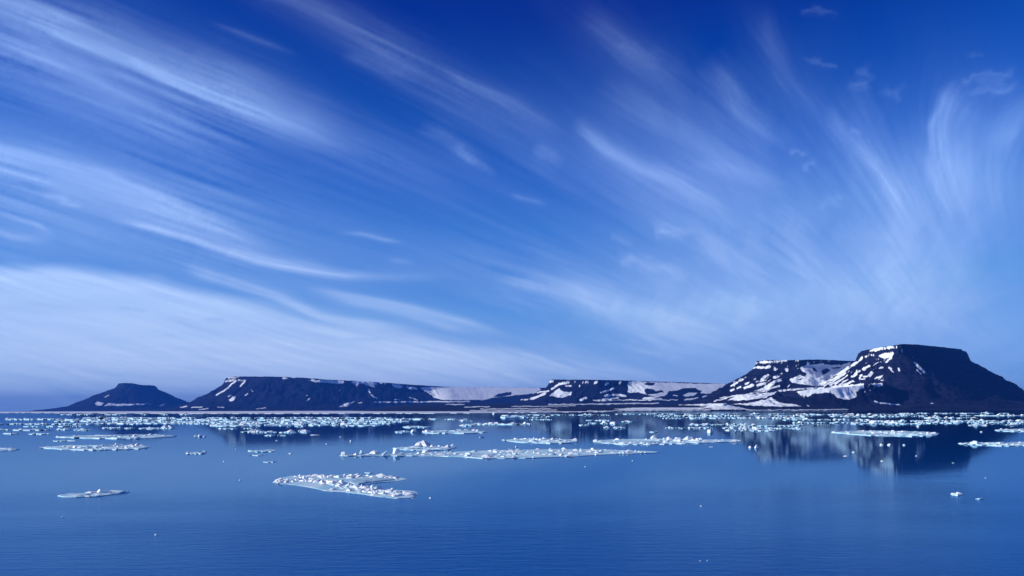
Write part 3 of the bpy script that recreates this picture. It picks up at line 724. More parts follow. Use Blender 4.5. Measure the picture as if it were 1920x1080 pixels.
# --- long floe
floe('very long flat ice floe across the middle with white lumps at its left tip',
     [(637, 855), (660, 853), (700, 853), (745, 851), (800, 849), (870, 847), (940, 845), (1020, 843), (1080, 842.5), (1130, 843), (1180, 845.5), (1236, 847), (1236, 849), (1180, 851), (1130, 853), (1060, 857), (980, 859.5),
      (905, 860), (870, 857.5), (810, 855), (745, 855), (690, 855), (645, 855)], 1.0,
     [(645, 857, 14, 12), (668, 856, 16, 8), (677, 855, 12, 13), (702, 854, 18, 11), (722, 857, 11, 14), (745, 856, 18, 18), (752, 856, 12, 10), (690, 855, 12, 5), (826, 854, 14, 5), (865, 856, 10, 7), (877, 858, 10, 8), (912, 860, 18, 9),
      (888, 858, 10, 5), (960, 847, 10, 5), (972, 849, 10, 4), (1008, 844, 9, 5), (1057, 844, 12, 6), (1075, 850, 14, 5), (1165, 852, 14, 6.5), (1178, 852, 14, 6.5), (1202, 851, 10, 5), (930, 846, 12, 5)],
     rubble=220, rub_px=(1.5, 4.0), n=90)
floe('ice floe with a tall pointed white peak, behind the tip of the long floe',
     [(736, 841), (760, 839), (790, 838), (830, 838), (858, 839), (840, 843), (800, 845), (760, 844)], 1.3,
     [(742, 842, 8, 6), (755, 842, 8, 6), (787, 842, 22, 15), (796, 842, 24, 21, 5, 0.1), (783, 842, 24, 10, 4), (812, 840, 12, 8), (826, 840, 10, 8), (840, 843, 12, 11), (847, 840, 8, 9), (836, 842, 10, 6)], rubble=18, rub_px=(1.5, 3.5), n=44)
floe('long ice floe topped by four jagged white blocks, right of the picture centre',
     [(1113, 827), (1140, 825), (1190, 824), (1250, 824), (1310, 824.5), (1389, 825), (1389, 828), (1330, 830.5), (1280, 832.5), (1220, 834), (1170, 834), (1130, 831)], 1.1,
     [(1118, 829, 14, 6), (1228, 826, 16, 12), (1256, 827, 12, 10), (1272, 826, 16, 7), (1288, 829, 18, 13), (1234, 829, 16, 6), (1245, 828, 14, 5), (1305, 829, 24, 5), (1168, 833, 12, 4), (1195, 832, 14, 4), (1296, 825, 12, 7), (1140, 832, 10, 4), (1345, 829, 18, 4), (1215, 833, 12, 4)],
     rubble=120, rub_px=(1.5, 3.8), n=70)
floe('rubbly ice floe below the middle mountain, ending in a bright pointed block',
     [(940, 825), (970, 823.5), (1010, 823), (1050, 824), (1083, 826), (1080, 830), (1040, 832), (1005, 831), (960, 828.5)], 1.3,
     [(945, 827, 10, 4), (968, 826, 9, 6), (980, 827, 14, 5), (1000, 828, 12, 6), (1020, 825, 9, 6), (1030, 830, 16, 7), (1048, 830, 16, 6), (1062, 830, 14, 7), (1078, 829, 14, 10), (1038, 827, 12, 7)], rubble=40, rub_px=(1.5, 3.5), n=44)
floe('long low ice floe before the dark reflection of the right mountain',
     [(1560, 811), (1600, 809), (1650, 808.5), (1700, 809), (1740, 811), (1761, 813), (1755, 817), (1700, 818.5), (1650, 818), (1600, 815)], 1.2,
     [(1564, 812, 8, 4), (1588, 813, 18, 4), (1612, 812, 16, 5), (1640, 815, 12, 6), (1660, 815, 16, 7), (1680, 815, 16, 8), (1692, 814, 16, 9), (1710, 816, 12, 6), (1725, 815, 12, 5), (1750, 815, 14, 6), (1625, 815, 14, 4)], rubble=60, rub_px=(1.2, 3.2), n=60)
floe('narrow ice floe with one big round white lump at the right picture edge',
     [(1797, 832), (1820, 831), (1850, 830.5), (1890, 830), (1935, 830), (1935, 836), (1890, 837), (1860, 836), (1825, 834.5)], 1.2,
     [(1832, 836, 18, 13), (1802, 833, 10, 3.5), (1826, 834, 12, 6), (1876, 834, 14, 6), (1888, 836, 12, 5), (1899, 836, 10, 5), (1862, 835, 10, 4), (1913, 836, 14, 5)], rubble=40, rub_px=(1.2, 3.0), n=44)
floe('jumbled ice floe in the left half with a sharp white crest at its right end',
     [(78, 839), (110, 837), (150, 836), (200, 835), (250, 835), (284, 838), (262, 842), (220, 843.5), (170, 844.5), (120, 843), (90, 841)], 1.3,
     [(84, 841, 12, 4), (95, 841, 10, 4), (111, 842, 9, 6), (130, 841, 14, 5), (142, 843, 10, 9), (165, 840, 14, 6), (192, 838, 12, 6), (218, 837, 12, 6), (246, 840, 16, 9), (258, 840, 16, 12), (240, 843, 14, 5), (205, 842, 14, 5), (178, 842, 16, 5), (272, 840, 8, 4)],
     rubble=70, rub_px=(1.5, 3.5), n=60)
floe('straight narrow ice floe under the left drift belt, above the jumbled floe',
     [(106, 820), (150, 818), (200, 816.5), (250, 815.5), (300, 816), (333, 818), (315, 820), (270, 822.5), (220, 823), (160, 822)], 1.3,
     [(110, 821, 8, 6), (150, 820, 20, 3.5), (185, 818, 16, 4), (208, 820, 10, 6), (220, 820, 9, 6), (252, 822, 12, 8), (262, 822, 9, 6), (271, 821, 10, 7), (240, 822, 12, 5), (300, 818, 26, 3), (325, 819, 12, 3)], rubble=40, rub_px=(1.2, 3.2), n=56)
floe('thin sliver of ice below the straight narrow floe at left', [(102, 827.5), (115, 826), (140, 825.5), (138, 827), (115, 828)], 0.8, [(103, 827.5, 5, 3)], n=20)
floe('small ice floe cut by the left picture edge', [(-12, 841), (10, 840.5), (36, 843), (25, 845), (0, 845.5), (-12, 845)], 1.1, [(14, 845, 7, 4), (22, 845, 9, 7), (2, 843, 12, 4)], rubble=8, rub_px=(1, 2.5), n=24)
floe('small single ice plate with a dark wet edge, alone in open water at left', [(348, 850.5), (362, 848.5), (388, 847.5), (388, 850), (370, 852), (352, 852)], 1.2, [(352, 852, 8, 6), (364, 851, 16, 4), (382, 849, 10, 5)], n=26)
floe('thin ice plate left of the long floe, the upper of two', [(466, 846), (485, 845), (515, 844), (513, 847), (490, 848), (468, 848)], 1.0, [(469, 847, 7, 4), (505, 846, 16, 4)], n=24)
floe('thin ice plate left of the long floe, the lower of two', [(470, 854), (484, 853), (495, 854), (484, 855)], 0.7, [(475, 854.5, 7, 2.5)], n=18)
floe('faint ice sliver in open water above the large front floe', [(494, 866.5), (505, 865.5), (519, 865.5), (512, 867.2), (498, 867.6)], 0.7, n=18)
floe('flat white sliver lying along the upper rim of the large front floe', [(684, 887), (692, 886), (699, 886.6), (692, 888)], 0.8, n=16)
floe('small ice floe with a hole, beside a round white lump left of the centre', [(740, 810), (752, 808.5), (766, 808.5), (769, 810.5), (756, 812.5), (745, 812)], 0.9, [(744, 811, 8, 3)], n=24)
lump('round white ice lump mirrored in the water, beside the small holed floe', 775, 812, 13, 8)
floe('flat ice floe left of the centre with a pointed lump at its left end',
     [(792, 811), (802, 809), (830, 807.5), (860, 808), (890, 808), (915, 809.5), (905, 812), (870, 813), (830, 813), (800, 812.5)], 1.1,
     [(800, 812, 10, 8), (794, 811, 6, 4), (861, 809, 10, 7), (875, 809, 14, 6), (890, 809, 10, 6), (897, 811, 7, 8), (862, 813, 9, 5), (806, 811, 8, 4)], rubble=30, rub_px=(1.2, 3.0), n=40)
lump('small oval ice lump below the flat floe left of the centre', 903, 821, 9, 4)
floe('bright white oblong slab among the drift ice left of the centre', [(866, 797), (885, 796.5), (887, 799), (868, 799.5)], 1.6, [(876, 799, 20, 4), (869, 799, 9, 4)], n=18)
floe('tall white slab standing near the far shore ice in the middle', [(938, 782), (970, 780.5), (990, 782.5), (960, 784.5), (940, 784.3)], 2.0, [(944, 784, 10, 7), (952, 784, 16, 7), (966, 783, 14, 6), (980, 783, 10, 4)], n=20)
lump('small white lump left of the tall slab, near the far shore ice', 926, 777.5, 8, 4)
floe('straight thin ice bar above the round mirrored lump', [(757, 801), (772, 799.5), (790, 800), (809, 800.5), (800, 802.5), (765, 802.8)], 1.1, [(764, 802, 14, 4), (798, 802, 9, 4)], n=24)
floe('white oval ice lump with pointed tips beyond the big round lump at right', [(1816, 797.5), (1828, 796.5), (1851, 797.5), (1835, 799), (1820, 799)], 0.9, [(1829, 799.5, 11, 8), (1822, 798.5, 8, 4), (1848, 798.5, 8, 3)], n=20)
floe('narrow pale ice floe cut by the right picture edge, above the round lump floe', [(1865, 807), (1890, 805.5), (1935, 805), (1935, 809), (1900, 809.5), (1875, 808.5)], 1.1, [(1888, 808, 12, 5), (1912, 809, 12, 5), (1898, 808, 9, 4)], rubble=14, rub_px=(1, 2.6), n=28)
lump('white ice lump, the left of a mirrored pair in front of the right mountain', 1407, 841, 8, 6)
lump('white ice lump, the right and taller of a mirrored pair below the right mountain', 1419, 842, 10, 9)
lump('star shaped white ice lump mirrored in the water, alone above the jagged block floe', 1332, 813, 13, 9)
floe('fish shaped white ice lump alone in open water at lower right', [(1784, 927.5), (1795, 925.5), (1806, 926), (1801, 929.5), (1788, 929)], 1.5, [(1798, 929, 12, 8), (1789, 928, 10, 5)], n=20)
floe('faint ice sliver right of the fish shaped lump', [(1829, 935.6), (1838, 935), (1844, 936), (1834, 936.8)], 0.5, n=14)

# --- small single lumps in open water
for px_, py_, w, h, lab in (
    (292, 1004, 7, 4, 'tiny white ice lump low in the open water at left'), (118, 970, 6, 3, 'tiny ice lump below the thin tilted slab floe'),
    (450, 901, 6, 2.5, 'tiny ice sliver left of the large front floe'), (807, 935, 6, 4, 'tiny white ice lump just right of the large front floe'),
    (774, 935.5, 8, 2.5, 'tiny ice sliver at the right heel of the large front floe'), (1098, 876, 6, 2.5, 'tiny ice sliver below the right part of the long floe'),
    (1315, 950, 5, 3.5, 'tiny ice lump alone in the open water right of the centre'), (1313, 1052, 7, 2, 'tiny ice sliver, the left of a pair at the bottom edge'),
    (1326, 1052, 4, 3, 'tiny ice lump, the right of a pair at the bottom edge'), (1848, 897, 4, 3, 'tiny ice lump above the fish shaped lump'),
    (1718, 856, 5, 3, 'tiny ice lump in the dark reflection of the right mountain'), (1787, 869, 5, 3.5, 'tiny ice lump at the right rim of the dark mountain reflection'),
    (1695, 836, 6, 4, 'small ice dot in the dark reflection, just below the long low floe'), (1653, 836, 8, 5, 'small ice lump, the left of two below the long low floe'),
    (1668, 836, 10, 5, 'small oval ice lump, the right of two below the long low floe'), (1654, 866, 7, 3.5, 'small ice lump low in the streaked mountain reflection'),
    (1585, 856, 10, 2.5, 'thin ice sliver low in the streaked mountain reflection'), (1600, 849.5, 6, 4, 'tiny ice lump above the thin sliver in the streaked reflection'),
    (366, 820, 6, 6, 'small ice lump, the left of a trio in calm water at left'), (375, 820, 6, 7, 'small ice lump, the middle of a trio in calm water at left'), (384, 820, 6, 4.5, 'small ice lump, the right of a trio in calm water at left'),
    (443, 844, 4, 3, 'tiny ice lump above the two thin plates at left'), (544, 851.5, 9, 3, 'tiny ice lump left of the tip of the long floe'), (658, 829, 7, 5, 'small triangular ice lump above the tip of the long floe'),
    (612, 833.5, 4, 2.5, 'tiny ice dot left of the triangular lump'), (739, 866, 4, 2.5, 'tiny ice dot just under the left lumps of the long floe'), (968, 839, 6, 3, 'tiny ice lump between the long floe and the rubbly floe'),
    (1333, 839, 8, 3, 'tiny ice bar below the floe with jagged blocks'), (1186, 865, 3, 3, 'tiny ice dot below the right end of the long floe'), (1840, 811, 6, 3, 'tiny ice lump in dark water left of the pale floe at the right edge'),
    (1722, 801, 9, 4, 'small ice lump below the right drift belt'), (591, 816.5, 18, 3, 'thin pale ice bar in the dark reflection of the left mountain'), (639, 820.5, 5, 3, 'tiny ice dot in the left mountain reflection'),
    (519, 827, 7, 2.5, 'tiny ice sliver at the lower rim of the left mountain reflection'), (420, 866, 5, 2.5, 'tiny ice dot alone left of the faint sliver')):
    lump(lab, px_, py_, w, h)

# --- drift belts: rows of floes, each floe counted from the left end of its row
ORD = 'first second third fourth fifth sixth seventh eighth ninth tenth eleventh twelfth thirteenth fourteenth fifteenth sixteenth seventeenth eighteenth nineteenth twentieth'.split()
def row(group, where, x0, x1, y, n, fill=1.15, sh=2.0, hgt=(2.5, 6.0), rub=12, blocks=2, top=1.0, rp=(0.9, 2.7), seed=0):
    r = random.Random(int(x0 * 7 + y * 131 + seed))
    dens = r.choice((0.25, 0.5, 0.7, 0.9))
    cuts = [x0]
    ws_ = [r.uniform(0.4, 1.8) for _ in range(n)]
    for w in ws_: cuts.append(cuts[-1] + (x1 - x0) * w / sum(ws_))
    for i in range(n):
        cx = (cuts[i] + cuts[i + 1]) / 2; w = (cuts[i + 1] - cuts[i]) * fill * r.uniform(0.6, 1.25)
        cy_ = y + r.uniform(-0.3, 0.3) * sh; h = sh * r.uniform(0.5, 1.45)
        a0, a1 = cx - w / 2, cx + w / 2
        bl = []
        for _ in range(r.randint(0, blocks)):
            q = r.uniform(*hgt); bl.append((r.uniform(a0 + w * 0.1, a1 - w * 0.1), cy_ + r.uniform(-0.1, 0.45) * h, q * r.uniform(1.2, 2.4), q))
        tall = max([b[3] for b in bl], default=0)
        look = 'flat pale' if not bl else ('lumpy white' if tall > hgt[0] + 0.5 * (hgt[1] - hgt[0]) else 'low rubbly')
        lab = f'{look} floe, {ORD[i]} from left in {where}' if n > 1 else f'{look} ice floe alone in {where}'
        floe(lab, band_outline(a0, a1, cy_ - h / 2, cy_ + h / 2, r), top, bl, rubble=int(rub * dens * r.choice((0.3, 0.8, 1.0, 1.4)) * max(w, 14) / 34), rub_px=(rp[0] * r.uniform(0.7, 1.1), rp[1] * r.uniform(0.6, 1.15)), group=group, n=24, rough=0.4)

G = 'drift ice floes in the dense left belt'
row(G, 'the top row of the dense left belt', 155, 735, 784, 16, 1.0, 1.2, (2, 4), 10, 1)
row(G, 'the second row of the dense left belt', 10, 790, 787, 18, 1.1, 1.8, (2, 5), 14, 2)
row(G, 'the third row of the dense left belt', 100, 770, 790.5, 18, 1.15, 2.2, (2.5, 6), 16, 2)
row(G, 'the fourth row of the dense left belt', 190, 740, 794, 14, 1.15, 2.4, (3, 7), 16, 3)
row(G, 'the lowest row of the dense left belt', 400, 715, 798, 8, 1.05, 2.4, (4, 8), 16, 4)
G = 'floes in loose rows at the left picture edge'
row(G, 'the long upper row at the left picture edge', -10, 190, 795.5, 5, 0.95, 1.4, (2, 4), 12, 1)
row(G, 'the short row under the left belt end', 38, 155, 800, 3, 0.95, 1.6, (3, 6), 12, 2)
row(G, 'the third loose row at the left picture edge', -15, 170, 806.5, 4, 0.95, 1.8, (3, 6), 14, 2)
row(G, 'the lowest loose row at the left picture edge', -20, 106, 814, 3, 1.0, 2.0, (3, 5), 14, 2)
G = 'bright floes fringing the left belt'
row(G, 'the bright fringe in the far left mountain reflection', 192, 325, 803.5, 5, 0.9, 2.0, (4, 9), 12, 3)
row(G, 'the bright cluster in the long mountain reflection', 455, 578, 811, 4, 1.05, 2.6, (5, 9), 22, 4)
row(G, 'the short strip under the bright cluster', 494, 536, 817, 2, 1.0, 1.2, (3, 5), 10, 2)
row(G, 'the thin row under the dense left belt', 405, 480, 804, 2, 0.7, 0.8, (2, 3), 6, 1)
G = 'sparse floes off the far shore ice'
row(G, 'the sparse row just off the far shore ice', 105, 370, 777.8, 6, 0.7, 0.5, (1.5, 3), 7, 1, 0.7)
row(G, 'the faint row right of the dense left belt', 745, 880, 786.5, 4, 0.7, 0.8, (2, 4), 8, 1, 0.8)
row(G, 'the pair below the tall far slab', 862, 885, 790, 2, 0.9, 0.8, (3, 5), 6, 2, 0.8)
G = 'floes before the middle mountain'
row(G, 'the cluster right of the white oblong slab', 885, 1000, 796, 4, 1.0, 1.8, (3, 7), 16, 3)
row(G, 'the far row before the middle mountain', 985, 1145, 778.5, 5, 0.9, 0.8, (2, 4), 10, 2, 0.8)
row(G, 'the second row before the middle mountain', 965, 1035, 782.8, 3, 0.9, 0.8, (2, 4), 10, 2, 0.8)
row(G, 'the third row before the middle mountain', 990, 1036, 787, 2, 0.9, 0.8, (2, 4), 8, 1, 0.8)
row(G, 'the upper strip of the rubbly middle cluster', 1098, 1142, 789, 2, 1.0, 1.0, (3, 5), 12, 2)
row(G, 'the lower strip of the rubbly middle cluster', 1100, 1156, 794.5, 3, 1.0, 1.6, (4, 8), 18, 3)
row(G, 'the straight bar before the middle mountain', 1128, 1178, 802.5, 2, 1.0, 1.0, (2, 3.5), 8, 1)
row(G, 'the small gap right of the rubbly middle cluster', 1163, 1190, 791, 1, 0.9, 0.9, (2, 4), 8, 1)
row(G, 'the short strip between two dark mountain reflections', 1083, 1106, 798, 2, 0.8, 0.8, (2, 4), 6, 1)
row(G, 'the calm water above the jagged block floe', 1212, 1240, 810.5, 1, 0.9, 0.9, (2, 4), 6, 1)
G = 'far floes of the right belt'
row(G, 'the far row below the sunlit snow bank', 1150, 1480, 776.8, 9, 1.0, 0.7, (2, 4.5), 12, 2, 0.8)
row(G, 'the far row below the dark front spur', 1490, 1720, 778, 7, 1.0, 0.9, (2, 4.5), 12, 2, 0.9)
row(G, 'the farthest row below the right mountain flank', 1690, 1900, 775.5, 7, 0.95, 0.6, (2, 4.5), 10, 2, 0.8)
row(G, 'the second row below the sunlit snow bank', 1225, 1520, 780.5, 9, 1.0, 1.0, (2, 5), 14, 2, 0.9)
row(G, 'the second row below the main peak', 1560, 1760, 781, 6, 1.0, 1.1, (2, 5), 14, 3, 0.9)
row(G, 'the second row below the right mountain flank', 1800, 1935, 779.5, 3, 1.0, 0.8, (2, 4), 10, 1, 0.8)
row(G, 'the third row below the sunlit snow bank', 1240, 1510, 784.5, 9, 1.0, 1.3, (2.5, 5), 15, 2, 0.9)
row(G, 'the third row below the right mountain flank', 1735, 1830, 784, 3, 1.0, 1.2, (2.5, 5), 14, 2, 0.9)
G = 'near floes of the right belt'
row(G, 'the fourth row below the dark front spur', 1465, 1640, 787.5, 6, 1.0, 1.3, (2.5, 6), 14, 2)
row(G, 'the fourth row below the main peak', 1620, 1930, 790, 11, 1.05, 1.6, (3, 6), 18, 3)
row(G, 'the fifth row below the dark front spur', 1485, 1620, 793, 5, 1.0, 1.3, (2.5, 5), 14, 2)
row(G, 'the fifth row below the main peak', 1600, 1725, 795, 4, 1.05, 1.8, (5, 9), 18, 4)
row(G, 'the fifth row below the right mountain flank', 1720, 1935, 793.5, 7, 1.05, 1.6, (3, 5), 18, 2)
row(G, 'the lowest row at the right picture edge', 1878, 1912, 797, 1, 1.0, 1.0, (3, 5), 10, 2)
G = 'floes below the sunlit snow bank'
row(G, 'the upper strip offshore of the snow bank', 1292, 1402, 797, 4, 0.95, 1.0, (2.5, 5), 12, 2)
row(G, 'the lower strip offshore of the snow bank', 1246, 1336, 803, 4, 0.9, 1.0, (3, 5), 10, 2)
row(G, 'the top row off the cream slope', 1366, 1500, 799, 5, 1.0, 1.5, (3, 6), 16, 2)
row(G, 'the middle row off the cream slope', 1355, 1505, 803.5, 6, 1.0, 1.8, (3, 7), 18, 3)
row(G, 'the lowest row off the cream slope', 1364, 1455, 808, 4, 0.95, 1.4, (3, 7), 14, 3)
row(G, 'the thin row near the spur reflection', 1480, 1560, 797.5, 2, 0.7, 0.7, (2, 4), 8, 1)

# ------------------------------------------------------------------ cirrus on the sky dome
def stroke_field(px, py, pts, w_up, w_dn, inten, head=0.12, tail=0.3):
    """soft streak along a polyline; w_up / w_dn: half widths above / below at start and end"""
    pts = np.array(pts, float)
    L = np.r_[0, np.cumsum(np.hypot(*np.diff(pts, axis=0).T))]; T = L[-1]
    best = np.full(px.shape, 1e9); ts = np.zeros(px.shape); sg = np.zeros(px.shape)
    wu = np.atleast_1d(w_up) * np.ones(2); wd = np.atleast_1d(w_dn) * np.ones(2)
    m = 3.2 * max(wu.max(), wd.max())
    box = (px > pts[:, 0].min() - m) & (px < pts[:, 0].max() + m) & (py > pts[:, 1].min() - m) & (py < pts[:, 1].max() + m)
    if not box.any(): return 0.0
    x, y = px[box], py[box]
    b = np.full(x.shape, 1e9); t_ = np.zeros(x.shape); s_ = np.zeros(x.shape)
    for i in range(len(pts) - 1):
        ax, ay = pts[i]; bx, by = pts[i + 1]
        d, t = seg_dist(x, y, ax, ay, bx, by)
        cr = (bx - ax) * (y - ay) - (by - ay) * (x - ax)
        q = d < b
        b = np.where(q, d, b); t_ = np.where(q, (L[i] + t * (L[i + 1] - L[i])) / T, t_); s_ = np.where(q, np.sign(cr), s_)
    w = np.where(s_ < 0, wu[0] + (wu[1] - wu[0]) * t_, wd[0] + (wd[1] - wd[0]) * t_)
    val = np.exp(-(b / w) ** 2) * sstep(-0.02, head, t_) * (1 - sstep(1 - tail, 1.02, t_)) * inten
    out = np.zeros(px.shape); out[box] = val
    return out

FR = random.Random(5)
def fibrous(px, py, pts, w_up, w_dn, inten, head, tail):
    """a streak with thinner filaments combed along it"""
    d = stroke_field(px, py, pts, w_up, w_dn, inten * 0.64, head, tail) + stroke_field(px, py, pts, np.multiply(w_up, 2.1), np.multiply(w_dn, 2.1), inten * 0.22, head, tail)
    if abs(inten) < 0.075: return d * 1.5
    P = np.array(pts, float); L = np.r_[0, np.cumsum(np.hypot(*np.diff(P, axis=0).T))]; T = L[-1]
    wu = float(np.mean(w_up)); wd = float(np.mean(w_dn))
    for k in range(11):
        t0 = FR.uniform(-0.1, 0.65); t1 = min(1.08, t0 + FR.uniform(0.25, 0.6)); t0 = max(t0, -0.05)
        ts = np.linspace(t0, t1, 6) * T
        x = np.interp(ts, L, P[:, 0]); y = np.interp(ts, L, P[:, 1])
        tx = np.gradient(x); ty = np.gradient(y); m = np.hypot(tx, ty) + 1e-9
        o = FR.gauss(0, 0.75); o = o * (wd if o > 0 else wu); fan = FR.gauss(0, 0.35) * (wu + wd) * 0.5
        off = o + fan * np.linspace(0, 1, 6)
        x = x - ty / m * off; y = y + tx / m * off
        w = max(2.0, FR.uniform(0.08, 0.26) * (wu + wd) * 0.5)
        d = d + stroke_field(px, py, list(zip(x, y)), w, w, inten * FR.uniform(0.05, 0.18), 0.35, 0.45)
    return d

def blob(px, py, cx, cy_, rx, ry, inten, rot=0.0, fib=0.0):
    c, s = math.cos(rot), math.sin(rot)
    dx, dy = px - cx, py - cy_
    a = (dx * c + dy * s) / rx; b = (-dx * s + dy * c) / ry
    v = inten * np.exp(-(a * a + b * b))
    if fib:
        al = dx * c + dy * s; cr = -dx * s + dy * c + 0.0006 * (dx * c + dy * s) ** 2 * fib
        n = 0.8 * fbm(al / 210.0, cr / 20.0, int(cx) + 401, 4, 0.6) + 0.5 * fbm(al / 240.0, cr / 60.0, int(cx) + 431, 2) + 0.45 * fbm(al / 150.0, cr / 6.5, int(cx) + 461, 2)
        v = v * np.clip(1.0 + (0.55 if cx > 1000 else 0.4) * n, 0.0, 2.2)
    return v

